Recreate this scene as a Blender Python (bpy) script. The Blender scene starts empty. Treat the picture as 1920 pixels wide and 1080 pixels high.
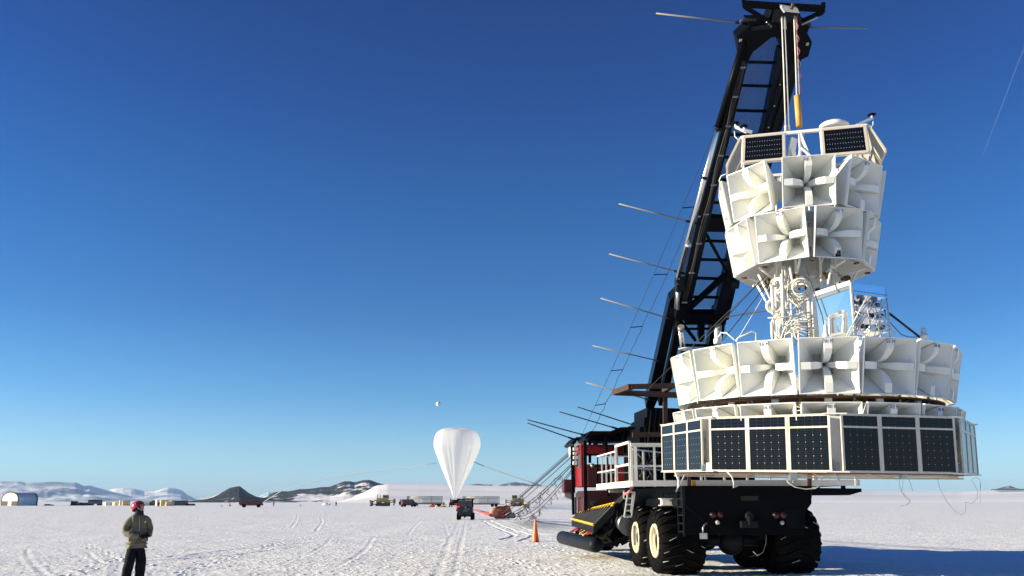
import bpy, math, random
import numpy as np
from mathutils import Vector, Matrix, Euler, noise
R = math.radians
random.seed(7)
scene = bpy.context.scene
col = scene.collection

# ------------------------------------------------------------------ camera
F, CX, CY, CAMH = 1550.0, 960.0, 650.0, 1.75
TH = math.atan(290 / 1550)
cd = bpy.data.cameras.new('camera'); cam = bpy.data.objects.new('camera', cd); col.objects.link(cam)
cam.location = (0, 0, CAMH); cam.rotation_euler = (math.pi / 2 + TH, 0, 0)
cd.sensor_fit = 'HORIZONTAL'; cd.sensor_width = 36; cd.lens = 36 * F / 1920
cd.shift_y = (CY - 540) / 1920
cd.clip_start = 0.1; cd.clip_end = 60000
scene.camera = cam

# ------------------------------------------------------------------ light
SUN_EL, SUN_B = R(13.0), R(4.0)          # elevation; degrees behind the camera's left
sx, sy, sz = -math.cos(SUN_B) * math.cos(SUN_EL), -math.sin(SUN_B) * math.cos(SUN_EL), math.sin(SUN_EL)
ld = bpy.data.lights.new('sun', 'SUN'); sun = bpy.data.objects.new('sun', ld); col.objects.link(sun)
ld.energy = 5.0; ld.angle = R(0.53); ld.color = (1.0, 0.86, 0.61)
sun.rotation_euler = Vector((sx, sy, sz)).to_track_quat('Z', 'Y').to_euler()
w = bpy.data.worlds.new('World'); scene.world = w; w.use_nodes = True
nt = w.node_tree; bg = nt.nodes['Background']
sky = nt.nodes.new('ShaderNodeTexSky'); sky.sky_type = 'NISHITA'; sky.sun_disc = False
sky.sun_elevation = SUN_EL
sky.sun_rotation = math.atan2(sx, sy)     # measured from +Y towards +X
sky.altitude = 0; sky.air_density = 1.0; sky.dust_density = 0.2; sky.ozone_density = 3.0
# polarised-looking polar air: deepen the blue with elevation
stc = nt.nodes.new('ShaderNodeTexCoord'); ssp = nt.nodes.new('ShaderNodeSeparateXYZ'); nt.links.new(stc.outputs['Generated'], ssp.inputs[0])
srp = nt.nodes.new('ShaderNodeValToRGB'); nt.links.new(ssp.outputs['Z'], srp.inputs['Fac'])
SK = [(0.0, (.88, 1.42, 2.2)), (.025, (.86, 1.40, 2.2)), (.056, (.84, 1.24, 1.78)), (.119, (.47, .97, 1.49)), (.214, (.25, .70, 1.22)),
      (.336, (.15, .59, 1.13)), (.448, (.11, .44, 1.02)), (.542, (.10, .365, .88)), (.8, (.12, .34, .84))]
while len(srp.color_ramp.elements) < len(SK): srp.color_ramp.elements.new(.5)
for e_, (p_, c_) in zip(srp.color_ramp.elements, SK): e_.position = p_; e_.color = (c_[0] / 2.2, c_[1] / 2.2, c_[2] / 2.2, 1)
smx = nt.nodes.new('ShaderNodeVectorMath'); smx.operation = 'MULTIPLY'
nt.links.new(sky.outputs['Color'], smx.inputs[0]); nt.links.new(srp.outputs['Color'], smx.inputs[1])
ssc = nt.nodes.new('ShaderNodeVectorMath'); ssc.operation = 'SCALE'; ssc.inputs['Scale'].default_value = 2.2
nt.links.new(smx.outputs[0], ssc.inputs[0]); nt.links.new(ssc.outputs[0], bg.inputs['Color'])
bg.inputs['Strength'].default_value = 0.054
vs = scene.view_settings; vs.view_transform = 'Standard'; vs.look = 'None'; vs.exposure = 1.2; vs.gamma = 1.0
scene.cycles.max_bounces = 12; scene.cycles.diffuse_bounces = 8

# ------------------------------------------------------------------ helpers
def P(px, py, Y):
    """world point seen at photo pixel (1920x1080) at world distance Y"""
    u, v = (px - CX) / F, (CY - py) / F
    dy = math.cos(TH) - v * math.sin(TH); dz = math.sin(TH) + v * math.cos(TH)
    return Vector((u * Y / dy, Y, CAMH + dz * Y / dy))
def G(px, py, z=0.0):
    u, v = (px - CX) / F, (CY - py) / F
    dy = math.cos(TH) - v * math.sin(TH); dz = math.sin(TH) + v * math.cos(TH)
    t = (z - CAMH) / dz
    return Vector((u * t, dy * t, z))

WM = {}                                    # world matrices of the roots and parts
def tag(o, label=None, cat=None, group=None, kind=None):
    if label: o['label'] = label
    if cat: o['category'] = cat
    if group: o['group'] = group
    if kind: o['kind'] = kind
    return o
def empty(name, loc, rot=(0, 0, 0)):
    o = bpy.data.objects.new(name, None); col.objects.link(o)
    o.empty_display_size = 0.3
    o.location = loc; o.rotation_euler = rot
    WM[o.name] = Matrix.Translation(Vector(loc)) @ Euler(rot).to_matrix().to_4x4()
    return o

class MB:
    def __init__(s): s.v = []; s.f = []; s.mi = []; s.uv = {}; s.sm = []
    def add(s, vs, fs, mi=0, smooth=False, xf=None):
        b = len(s.v)
        for p in vs: s.v.append(tuple(xf @ Vector(p)) if xf is not None else tuple(p))
        for f in fs: s.f.append([b + i for i in f]); s.mi.append(mi); s.sm.append(smooth)
        return b
    def box(s, c, d, rot=None, mi=0, xf=None):
        x, y, z = d[0] / 2, d[1] / 2, d[2] / 2
        vs = [Vector((i, j, k)) for i in (-x, x) for j in (-y, y) for k in (-z, z)]
        if rot is not None:
            m = rot if isinstance(rot, Matrix) else Euler(rot).to_matrix()
            vs = [m @ v for v in vs]
        vs = [v + Vector(c) for v in vs]
        s.add(vs, [(0, 1, 3, 2), (4, 6, 7, 5), (0, 4, 5, 1), (2, 3, 7, 6), (0, 2, 6, 4), (1, 5, 7, 3)], mi, xf=xf)
        return s
    def beam(s, a, b, w, h=None, up=(0, 0, 1), mi=0):
        a, b = Vector(a), Vector(b); h = h or w
        d = (b - a); L = d.length
        if L < 1e-6: return s
        d.normalize(); up = Vector(up)
        if abs(d.dot(up)) > 0.98: up = Vector((0, 1, 0)) if abs(d.y) < .9 else Vector((1, 0, 0))
        sd = d.cross(up).normalized(); u2 = sd.cross(d)
        vs = [a + t * d + i * sd * w / 2 + j * u2 * h / 2 for t in (0, L) for i in (-1, 1) for j in (-1, 1)]
        s.add(vs, [(0, 1, 3, 2), (4, 6, 7, 5), (0, 4, 5, 1), (2, 3, 7, 6), (0, 2, 6, 4), (1, 5, 7, 3)], mi)
        return s
    def tube(s, pts, r, n=8, mi=0, cap=True, closed=False):
        pts = [Vector(p) for p in pts]; N = len(pts)
        rr = r if isinstance(r, (list, tuple)) else [r] * N
        b = len(s.v); prev = None
        for i, p in enumerate(pts):
            if closed: d = pts[(i + 1) % N] - pts[i - 1]
            else: d = pts[min(i + 1, N - 1)] - pts[max(i - 1, 0)]
            d.normalize()
            if prev is None:
                up = Vector((0, 0, 1)) if abs(d.z) < .9 else Vector((1, 0, 0))
                e = d.cross(up).normalized()
            else:
                e = prev - d * prev.dot(d)
                e = e.normalized() if e.length > 1e-6 else d.orthogonal().normalized()
            prev = e; g = d.cross(e)
            for k in range(n):
                a = 2 * math.pi * k / n
                s.v.append(tuple(p + (e * math.cos(a) + g * math.sin(a)) * rr[i]))
        M = N if closed else N - 1
        for i in range(M):
            for k in range(n):
                i2 = (i + 1) % N
                s.f.append([b + i * n + k, b + i * n + (k + 1) % n, b + i2 * n + (k + 1) % n, b + i2 * n + k]); s.mi.append(mi); s.sm.append(True)
        if cap and not closed:
            s.f.append([b + k for k in range(n)][::-1]); s.mi.append(mi); s.sm.append(False)
            s.f.append([b + (N - 1) * n + k for k in range(n)]); s.mi.append(mi); s.sm.append(False)
        return s
    def lathe(s, prof, n=24, xf=None, mi=0, smooth=True, fn=None):
        """prof: (r, z) about local z; fn(r,z,a)->(x,y,z)"""
        b = len(s.v); xf = xf if xf is not None else Matrix.Identity(4)
        for (r, z) in prof:
            for k in range(n):
                a = 2 * math.pi * k / n
                p = fn(r, z, a) if fn else (r * math.cos(a), r * math.sin(a), z)
                s.v.append(tuple(xf @ Vector(p)))
        for i in range(len(prof) - 1):
            for k in range(n):
                s.f.append([b + i * n + k, b + i * n + (k + 1) % n, b + (i + 1) * n + (k + 1) % n, b + (i + 1) * n + k]); s.mi.append(mi); s.sm.append(smooth)
        if prof[0][0] > 1e-4: s.f.append([b + k for k in range(n)][::-1]); s.mi.append(mi); s.sm.append(False)
        if prof[-1][0] > 1e-4: s.f.append([b + (len(prof) - 1) * n + k for k in range(n)]); s.mi.append(mi); s.sm.append(False)
        return s
    def prism(s, poly, ext, mi=0):
        poly = [Vector(p) for p in poly]; n = len(poly); ext = Vector(ext)
        b = len(s.v)
        s.v += [tuple(p) for p in poly] + [tuple(p + ext) for p in poly]
        s.f.append([b + i for i in range(n)]); s.f.append([b + n + i for i in range(n)][::-1]); s.mi += [mi, mi]; s.sm += [False, False]
        for i in range(n):
            j = (i + 1) % n
            s.f.append([b + i, b + n + i, b + n + j, b + j]); s.mi.append(mi); s.sm.append(False)
        return s
    def quad(s, pts, uv=None, mi=0):
        b = s.add(pts, [tuple(range(len(pts)))], mi)
        if uv: s.uv[len(s.f) - 1] = uv
        return s
    def mesh(s, name, mats, inv=None):
        me = bpy.data.meshes.new(name)
        vs = s.v if inv is None else [tuple(inv @ Vector(p)) for p in s.v]
        me.from_pydata(vs, [], s.f)
        for m in (mats if isinstance(mats, (list, tuple)) else [mats]): me.materials.append(m)
        me.polygons.foreach_set('material_index', s.mi)
        me.polygons.foreach_set('use_smooth', s.sm)
        if s.uv:
            ul = me.uv_layers.new(name='UVMap')
            for fi, uv in s.uv.items():
                for li, c in zip(me.polygons[fi].loop_indices, uv): ul.data[li].uv = c
        me.update(); me.validate()
        return me
    def build(s, name, mats, parent=None, local=False, bevel=0, fix=True):
        """verts are world coordinates unless local"""
        inv = None
        if parent is not None and not local: inv = WM[parent.name].inverted()
        me = s.mesh(name, mats, inv)
        if fix:
            import bmesh
            bm = bmesh.new(); bm.from_mesh(me); bmesh.ops.recalc_face_normals(bm, faces=bm.faces); bm.to_mesh(me); bm.free()
        o = bpy.data.objects.new(name, me); col.objects.link(o)
        if parent is not None:
            o.parent = parent; WM[o.name] = WM[parent.name]
        else: WM[o.name] = Matrix.Identity(4)
        if bevel:
            md = o.modifiers.new('bevel', 'BEVEL'); md.width = bevel; md.segments = 2; md.limit_method = 'ANGLE'; md.angle_limit = R(40)
        return o

def split(mb, name, mats, parent=None, local=False, bevel=0, limit=100):
    """build every loose piece of the mesh as an object of its own"""
    par = list(range(len(mb.v)))
    def find(a):
        while par[a] != a: par[a] = par[par[a]]; a = par[a]
        return a
    for f in mb.f:
        r = find(f[0])
        for i in f[1:]: par[find(i)] = r
    comp = {}
    for k, f in enumerate(mb.f): comp.setdefault(find(f[0]), []).append(k)
    if hasattr(mb, 'cuts'):                      # explicit groups: face ranges
        comp = {}
        for k in range(len(mb.f)): comp.setdefault(sum(1 for c in mb.cuts if c <= k), []).append(k)
    out = []
    for fs in comp.values():
        m = MB(); ix = {}
        for k in fs:
            f = []
            for i in mb.f[k]:
                if i not in ix: ix[i] = len(m.v); m.v.append(mb.v[i])
                f.append(ix[i])
            m.f.append(f); m.mi.append(mb.mi[k]); m.sm.append(mb.sm[k])
        out.append(m.build(name, mats, parent, local, bevel))
    return out
def cut(mb):
    if not hasattr(mb, 'cuts'): mb.cuts = []
    mb.cuts.append(len(mb.f))

def recentre(o):
    """put a top-level mesh's origin at its base"""
    me = o.data; xs = [v.co for v in me.vertices]
    c = Vector((sum(v.x for v in xs) / len(xs), sum(v.y for v in xs) / len(xs), min(v.z for v in xs)))
    me.transform(Matrix.Translation(-c)); o.location = c; WM[o.name] = Matrix.Translation(c)
    return o

def catenary(a, b, sag, n=12):
    a, b = Vector(a), Vector(b)
    return [a.lerp(b, t / n) - Vector((0, 0, sag * 4 * (t / n) * (1 - t / n))) for t in range(n + 1)]

# ------------------------------------------------------------------ materials
def mat(name, color, rough=0.6, metal=0.0, var=0.08, scale=3.0, bump=0.0, bscale=30, spec=0.5, dirt=None, coat=0, objvar=0):
    m = bpy.data.materials.new(name); m.use_nodes = True
    n = m.node_tree; b = n.nodes['Principled BSDF']
    b.inputs['Roughness'].default_value = rough; b.inputs['Metallic'].default_value = metal
    b.inputs['Specular IOR Level'].default_value = spec
    if coat: b.inputs['Coat Weight'].default_value = coat; b.inputs['Coat Roughness'].default_value = .1
    tc = n.nodes.new('ShaderNodeTexCoord')
    nz = n.nodes.new('ShaderNodeTexNoise'); nz.inputs['Scale'].default_value = scale; nz.inputs['Detail'].default_value = 6
    n.links.new(tc.outputs['Object'], nz.inputs['Vector'])
    cr = n.nodes.new('ShaderNodeValToRGB')
    c = Vector(color[:3])
    cr.color_ramp.elements[0].position = .3; cr.color_ramp.elements[1].position = .7
    cr.color_ramp.elements[0].color = (*(c * (1 - var)), 1); cr.color_ramp.elements[1].color = (*(c * (1 + var)), 1)
    n.links.new(nz.outputs['Fac'], cr.inputs['Fac'])
    out = cr.outputs['Color']
    if dirt:                                   # (colour, threshold, scale): patches with a shape of their own
        nd = n.nodes.new('ShaderNodeTexNoise'); nd.inputs['Scale'].default_value = dirt[2]; nd.inputs['Detail'].default_value = 8
        nd.inputs['Roughness'].default_value = .7
        n.links.new(tc.outputs['Object'], nd.inputs['Vector'])
        r2 = n.nodes.new('ShaderNodeValToRGB'); r2.color_ramp.elements[0].position = dirt[1]; r2.color_ramp.elements[1].position = dirt[1] + .06
        n.links.new(nd.outputs['Fac'], r2.inputs['Fac'])
        mx = n.nodes.new('ShaderNodeMix'); mx.data_type = 'RGBA'
        n.links.new(r2.outputs['Color'], mx.inputs['Factor']); n.links.new(out, mx.inputs['A']); mx.inputs['B'].default_value = (*dirt[0], 1)
        out = mx.outputs['Result']
    if objvar:                                 # every instance slightly different
        oi = n.nodes.new('ShaderNodeObjectInfo'); rr_ = n.nodes.new('ShaderNodeValToRGB'); rr_.color_ramp.elements[0].color = (1 - objvar, 1 - objvar, 1 - objvar * 1.5, 1); rr_.color_ramp.elements[1].color = (1, 1, 1, 1)
        n.links.new(oi.outputs['Random'], rr_.inputs['Fac']); mo = n.nodes.new('ShaderNodeMix'); mo.data_type = 'RGBA'; mo.blend_type = 'MULTIPLY'; mo.inputs['Factor'].default_value = 1
        n.links.new(out, mo.inputs['A']); n.links.new(rr_.outputs['Color'], mo.inputs['B']); out = mo.outputs['Result']
    n.links.new(out, b.inputs['Base Color'])
    if bump:
        nb = n.nodes.new('ShaderNodeTexNoise'); nb.inputs['Scale'].default_value = bscale; nb.inputs['Detail'].default_value = 5
        n.links.new(tc.outputs['Object'], nb.inputs['Vector'])
        bp = n.nodes.new('ShaderNodeBump'); bp.inputs['Strength'].default_value = bump; bp.inputs['Distance'].default_value = .02
        n.links.new(nb.outputs['Fac'], bp.inputs['Height']); n.links.new(bp.outputs['Normal'], b.inputs['Normal'])
    return m

M = dict(
    horn=mat('white_horn_paint', (.79, .80, .785), .42, 0, .03, 4, .05, 60, dirt=((.62, .60, .54), .64, 4), objvar=.09),
    white=mat('white_paint', (.78, .78, .75), .45, 0, .05, 5),
    rail=mat('rail_paint', (.66, .66, .63), .5, 0, .06, 6, dirt=((.45, .40, .33), .68, 9)),
    frame=mat('aluminium_frame', (.64, .575, .48), .45, .15, .06, 8),
    black=mat('black_paint', (.0025, .0033, .0052), .45, 0, .25, 2, .04, 40, spec=.08, dirt=((.010, .010, .012), .66, 5)),
    boomp=mat('boom_paint', (.003, .0055, .010), .3, 0, .25, 1.5, .04, 30, spec=.2, dirt=((.02, .022, .025), .68, 3)),
    plate=mat('rear_plate_paint', (.0022, .003, .005), .5, 0, .2, 1.5, .05, 20, spec=.05, dirt=((.012, .012, .012), .68, 3)),
    rubber=mat('tyre_rubber', (.005, .005, .0055), .85, 0, .3, 5, .25, 40, spec=.06, dirt=((.016, .015, .014), .66, 7)),
    cream=mat('cream_paint', (.56, .51, .37), .5, 0, .06, 6, dirt=((.3, .25, .17), .68, 14)),
    grey=mat('grey_paint', (.25, .26, .27), .5, .2, .15, 4),
    dgrey=mat('dark_grey_paint', (.008, .010, .014), .5, 0, .2, 4, spec=.15),
    red=mat('red_paint', (.20, .006, .010), .4, 0, .1, 2, dirt=((.12, .015, .015), .66, 4), spec=.3),
    dred=mat('maroon_paint', (.05, .004, .006), .45, 0, .15, 2, dirt=((.08, .04, .035), .62, 5)),
    brown=mat('brown_steel', (.045, .022, .016), .65, .2, .3, 5, .1, 30),
    ply=mat('brown_board', (.13, .065, .032), .7, 0, .3, 3, .1, 20),
    chrome=mat('steel_rod', (.75, .74, .70), .22, 1, .04, 5),
    steel=mat('zinc_steel', (.5, .5, .49), .35, .9, .15, 8),
    yellow=mat('yellow_paint', (.65, .42, .03), .5, 0, .1, 6, dirt=((.12, .09, .04), .62, 12)),
    orange=mat('orange_plastic', (.85, .14, .03), .45, 0, .06, 5, dirt=((.45, .10, .05), .7, 10)),
    tan=mat('tan_sleeve', (.62, .33, .08), .55, 0, .1, 6, .1, 20),
    cable=mat('white_cable', (.72, .70, .62), .5, 0, .06, 6),
    dcable=mat('dark_cable', (.03, .03, .035), .6, 0, .1, 6),
    rope=mat('grey_rope', (.012, .013, .016), .8, 0, .2, 6),
    rod=mat('dull_rod', (.20, .19, .17), .5, 0, .1, 3),
    bluep=mat('label_blue', (.03, .05, .22), .5, 0, .1, 5),
    mirror=mat('polished_sheet', (.88, .90, .92), .10, 1, .03, 1.2, .02, 3),
    glassd=mat('dark_glass', (.02, .025, .03), .05, 0, .1, 1, spec=.8),
    lampw=mat('lamp_lens', (.45, .45, .43), .1, .3, .05, 5),
    lampr=mat('red_lens', (.025, .002, .002), .3, 0, .05, 5),
    ins=mat('grey_back_sheet', (.42, .41, .37), .6, 0, .08, 3),
    copper=mat('rusty_bracket', (.13, .08, .04), .55, .4, .4, 20),
    tank=mat('silver_tank', (.12, .13, .15), .4, .6, .15, 4),
    hose=mat('black_roller_cover', (.006, .008, .013), .5, 0, .3, 2, .15, 12, spec=.15),
    roof=mat('hangar_fabric', (.58, .60, .62), .6, 0, .06, .4),
    hwhite=mat('hangar_white', (.78, .77, .70), .6, 0, .04, .4),
    timber=mat('yellow_timber', (.72, .50, .20), .7, 0, .2, .8),
    timber2=mat('pale_timber', (.85, .72, .48), .7, 0, .15, .8),
    cblue=mat('dark_blue_container', (.03, .045, .08), .5, 0, .15, 1),
    olive=mat('olive_paint', (.10, .11, .045), .6, 0, .2, 1),
    dozer=mat('dusty_yellow_paint', (.34, .22, .06), .6, 0, .35, .8, dirt=((.06, .05, .03), .55, 1.5)),
    track=mat('track_steel', (.05, .055, .06), .5, .4, .3, 3),
    green=mat('dark_green_paint', (.003, .016, .015), .4, 0, .15, 3),
)

# ------------------------------------------------------------------ the setting: ground and hills
def vnoise(x, y, seed=0):
    xi = np.floor(x).astype(np.int64); yi = np.floor(y).astype(np.int64); fx = x - xi; fy = y - yi
    def h(a, b):
        n = (a * 374761393 + b * 668265263 + seed * 974634777) & 0xffffffff
        n = ((n ^ (n >> 13)) * 1274126177) & 0xffffffff
        return ((n ^ (n >> 16)) & 0xffff) / 65535.0 - .5
    u = fx * fx * (3 - 2 * fx); v = fy * fy * (3 - 2 * fy)
    return (h(xi, yi) * (1 - u) + h(xi + 1, yi) * u) * (1 - v) + (h(xi, yi + 1) * (1 - u) + h(xi + 1, yi + 1) * u) * v
def fbm(x, y, o=4, seed=0, g=.5):
    s = 0; a = 1
    for i in range(o):
        s = s + a * vnoise(x * 2 ** i + 31.7 * i, y * 2 ** i + 17.3 * i, seed + i); a *= g
    return s

def grid_mesh(name, X, Y, Z, mat_, closed=False):
    na, nr = X.shape
    me = bpy.data.meshes.new(name)
    co = np.stack([X, Y, Z], -1).reshape(-1, 3).astype(np.float32)
    i = np.arange(na if closed else na - 1)[:, None]; j = np.arange(nr - 1)[None, :]
    i2 = (i + 1) % na
    q = np.stack([i * nr + j, i * nr + j + 1, i2 * nr + j + 1, i2 * nr + j], -1).reshape(-1, 4)
    q = q[:, ::-1]
    me.vertices.add(len(co)); me.vertices.foreach_set('co', co.ravel())
    me.loops.add(q.size); me.loops.foreach_set('vertex_index', q.ravel().astype(np.int32))
    me.polygons.add(len(q)); me.polygons.foreach_set('loop_start', np.arange(0, q.size, 4, dtype=np.int32))
    me.polygons.foreach_set('loop_total', np.full(len(q), 4, dtype=np.int32))
    me.polygons.foreach_set('use_smooth', np.ones(len(q), dtype=bool))
    me.update(calc_edges=True); me.validate()
    me.materials.append(mat_)
    o = bpy.data.objects.new(name, me); col.objects.link(o)
    return o

# vehicle tracks in the snow, as pixel paths run out on the ground: (points, width, depth)
TRACKS = [
    ([(905, 977), (918, 985), (938, 993), (960, 1001), (966, 1005), (958, 1010), (940, 1014)], .20, .05),
    ([(917, 976), (935, 985), (965, 995), (985, 1000), (999, 1004), (995, 1011), (975, 1016)], .20, .05),
    ([(930, 974), (960, 984), (1000, 997), (1030, 1005)], .20, .04),
    ([(862, 977), (850, 1000), (835, 1035), (815, 1085)], .14, .022), ([(874, 977), (869, 1000), (861, 1035), (850, 1085)], .14, .022),
    ([(832, 975), (836, 995), (842, 1010), (834, 1030)], .12, .02),
    ([(0, 1057), (90, 1051), (200, 1049), (340, 1041), (420, 1030), (520, 1022), (640, 1013), (760, 1006)], .22, -.05),
    ([(60, 1056), (170, 1054), (330, 1047), (450, 1036), (560, 1024), (690, 1018), (790, 1012)], .18, -.045),
    ([(50, 1030), (55, 1045), (70, 1065), (95, 1090)], .10, .03), ([(225, 1085), (222, 1066), (228, 1056), (240, 1048)], .12, .04),
    ([(213, 1085), (211, 1068), (216, 1058), (226, 1050)], .10, .03),
    ([(165, 1034), (180, 1046), (190, 1054)], .10, .03),
    ([(620, 1008), (615, 1018), (590, 1032), (560, 1046), (520, 1062), (470, 1078)], .10, .025),
    ([(700, 1008), (690, 1025), (670, 1042), (640, 1060)], .12, .03),
    ([(560, 960), (556, 976), (545, 990)], .14, .03), ([(600, 962), (604, 978), (592, 996)], .14, .03),
    ([(1520, 992), (1600, 995), (1700, 999), (1820, 1004), (1960, 1009)], .5, .06),
    ([(1520, 997), (1600, 1000), (1700, 1003), (1820, 1007), (1960, 1012)], .35, .05),
    ([(0, 979), (120, 977), (260, 975), (420, 974)], .5, .04),
    ([(560, 1052), (680, 1047), (780, 1044), (860, 1041), (930, 1036)], .12, .03),
    ([(765, 1003), (775, 990), (790, 975), (800, 962)], .15, .03),
]
def track_z(X, Y):
    Z = np.zeros_like(X)
    near = (Y > 5) & (Y < 110)
    idx = np.nonzero(near.ravel())[0]; xs = X.ravel()[idx]; ys = Y.ravel()[idx]; zz = np.zeros(len(idx))
    for pts, wd, dp in TRACKS:
        g = [G(*p) for p in pts]
        best = np.full(len(idx), 1e9)
        for a, b in zip(g[:-1], g[1:]):
            lx, ly = b.x - a.x, b.y - a.y; L2 = lx * lx + ly * ly
            t = np.clip(((xs - a.x) * lx + (ys - a.y) * ly) / L2, 0, 1)
            best = np.minimum(best, np.hypot(xs - a.x - t * lx, ys - a.y - t * ly))
        wob = wd * (1 + .5 * vnoise(xs * 2, ys * .6, 5))
        core = 1 / (1 + np.exp((best - wob / 2) / .035))
        rim = np.exp(-((best - wob / 2 - .09) / .07) ** 2)
        dp = dp * (.5 if TRACKS.index((pts, wd, dp)) in (0, 1, 2, 14, 15) else .28)
        zz += -dp * core + dp * .55 * rim * (1 + vnoise(xs * 5, ys * 2, 9))
    prng = np.random.default_rng(11)
    for (x0, y0), (x1, y1), n_ in (((330, 1078), (470, 1030), 12), ((470, 1030), (700, 985), 18), ((120, 1085), (235, 1040), 9), ((930, 1040), (1060, 1085), 10), ((1010, 1022), (1130, 1050), 9), ((270, 1060), (150, 1020), 10)):
        a, b = G(x0, y0), G(x1, y1); d = (b - a); L = d.length; d.normalize()
        for i in range(int(L / .7)):
            s_ = 1 if i % 2 else -1; c = a + d * (i * .7 + prng.uniform(-.1, .1)) + Vector((-d.y, d.x, 0)) * s_ * .13
            u = (xs - c.x) * d.x + (ys - c.y) * d.y; v = -(xs - c.x) * d.y + (ys - c.y) * d.x
            q = (u / .15) ** 2 + (v / .065) ** 2
            m_ = q < 6
            zz[m_] += -.045 * np.exp(-q[m_] ** 2 * .8) + .014 * np.exp(-(np.sqrt(q[m_]) - 1.5) ** 2 * 6)
    Z.ravel()[idx] = zz
    return Z

def ground_height(X, Y):
    r = np.hypot(X, Y)
    near = np.clip(1 - (r - 30) / 60, 0, 1)
    z = .05 * fbm(X * .35, Y * .35, 3, 2) + .014 * near * fbm(X * 1.7, Y * 1.7, 2, 11, .6) + .030 * near * np.maximum(fbm(X * 8.5, Y * 6.5, 2, 51, .65) - .10, 0) + .009 * near * fbm(X * 15, Y * 10, 2, 61)
    z += .008 * np.maximum(near, 0) * np.maximum(fbm(X * 5.5, Y * 5.5, 2, 21) - .12, 0) * 3
    z += .10 * fbm(X * .04, Y * .08, 3, 41)
    z += track_z(X, Y)
    pxr = X / np.maximum(Y, 1) * 1550 / .983 + 960          # snow edge beyond which the shelf drops a little, right side only
    side = np.clip((pxr - 1000) / 200, 0, 1) * (Y > 0)
    edge = 190 + 12 * vnoise(X * .02, Y * 0, 3)
    z -= side * 2.6 * np.clip((Y - edge) / 25, 0, 1)
    far = np.clip((r - 400) / 3000, 0, 1)
    z = z * (1 - far) + -2.0 * far
    # shallow pit under a solid contact for the wheels
    return z

rad = np.concatenate([np.geomspace(2.0, 9, 25)[:-1], np.geomspace(9, 60, 720)[:-1], np.geomspace(60, 400, 180)[:-1], np.geomspace(400, 30000, 60)])
rad = np.concatenate([[0.01], rad])
ang = np.concatenate([np.arange(-37, 37, .06), np.arange(38, 322, 4.0)])
A, RR = np.meshgrid(np.radians(ang), rad, indexing='ij')
GX, GY = RR * np.sin(A), RR * np.cos(A)
GZ = ground_height(GX, GY)

snow = bpy.data.materials.new('snow'); snow.use_nodes = True
n = snow.node_tree; b = n.nodes['Principled BSDF']
geo = n.nodes.new('ShaderNodeNewGeometry')
def nnoise(n, scale, detail=4, rough=.5, vec=None):
    q = n.nodes.new('ShaderNodeTexNoise'); q.inputs['Scale'].default_value = scale; q.inputs['Detail'].default_value = detail; q.inputs['Roughness'].default_value = rough
    n.links.new(vec if vec is not None else geo.outputs['Position'], q.inputs['Vector']); return q
def nramp(n, src, a, b_, ca, cb):
    q = n.nodes.new('ShaderNodeValToRGB'); q.color_ramp.elements[0].position = a; q.color_ramp.elements[1].position = b_
    q.color_ramp.elements[0].color = (*ca, 1); q.color_ramp.elements[1].color = (*cb, 1); n.links.new(src, q.inputs['Fac']); return q
def nmix(n, fac, a, b_):
    q = n.nodes.new('ShaderNodeMix'); q.data_type = 'RGBA'
    if hasattr(fac, 'links'): n.links.new(fac, q.inputs['Factor'])
    else: q.inputs['Factor'].default_value = fac
    for k, v in (('A', a), ('B', b_)):
        if hasattr(v, 'links'): n.links.new(v, q.inputs[k])
        else: q.inputs[k].default_value = (*v, 1)
    return q.outputs['Result']
def nmath(n, op, a, b_=None, c=None):
    q = n.nodes.new('ShaderNodeMath'); q.operation = op
    for i, v in enumerate((a, b_, c)):
        if v is None: continue
        if hasattr(v, 'links'): n.links.new(v, q.inputs[i])
        else: q.inputs[i].default_value = v
    return q.outputs[0]
c1 = nramp(n, nnoise(n, .5, 5, .6).outputs['Fac'], .35, .65, (.90, .93, .935), (.95, .97, .97)).outputs['Color']
c2 = nramp(n, nnoise(n, 14, 4, .75).outputs['Fac'], .36, .60, (.84, .84, .86), (1, 1, 1)).outputs['Color']  # random grain in the snow colour, also standing in for fine relief shading
mu = n.nodes.new('ShaderNodeMix'); mu.data_type = 'RGBA'; mu.blend_type = 'MULTIPLY'; mu.inputs['Factor'].default_value = 1
n.links.new(c1, mu.inputs['A']); n.links.new(c2, mu.inputs['B']); base = mu.outputs['Result']
# dirt patches with a shape of their own: oily brown by the wheels, grey slush path behind the cone
sep = n.nodes.new('ShaderNodeSeparateXYZ'); n.links.new(geo.outputs['Position'], sep.inputs[0])
def blob(cx, cy, rx, ry, ang, col_, amt):
    global base
    ca, sa = math.cos(ang), math.sin(ang)
    dx = nmath(n, 'SUBTRACT', sep.outputs['X'], cx); dy = nmath(n, 'SUBTRACT', sep.outputs['Y'], cy)
    u = nmath(n, 'DIVIDE', nmath(n, 'ADD', nmath(n, 'MULTIPLY', dx, ca), nmath(n, 'MULTIPLY', dy, sa)), rx)
    v = nmath(n, 'DIVIDE', nmath(n, 'SUBTRACT', nmath(n, 'MULTIPLY', dy, ca), nmath(n, 'MULTIPLY', dx, sa)), ry)
    d = nmath(n, 'ADD', nmath(n, 'MULTIPLY', u, u), nmath(n, 'MULTIPLY', v, v))
    d = nmath(n, 'ADD', d, nmath(n, 'MULTIPLY', nmath(n, 'SUBTRACT', nnoise(n, 1.3, 6, .7).outputs['Fac'], .5), 2.6))
    f = nmath(n, 'MULTIPLY', nramp(n, d, 0.0, 1.1, (1, 1, 1), (0, 0, 0)).outputs['Color'], amt)
    base = nmix(n, f, base, col_)
p = G(1150, 1045); blob(p.x, p.y, 1.7, 1.5, .2, (.50, .40, .26), .8)
p = G(1240, 1080); blob(p.x, p.y, 2.5, .6, 0, (.45, .42, .36), .55)
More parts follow.
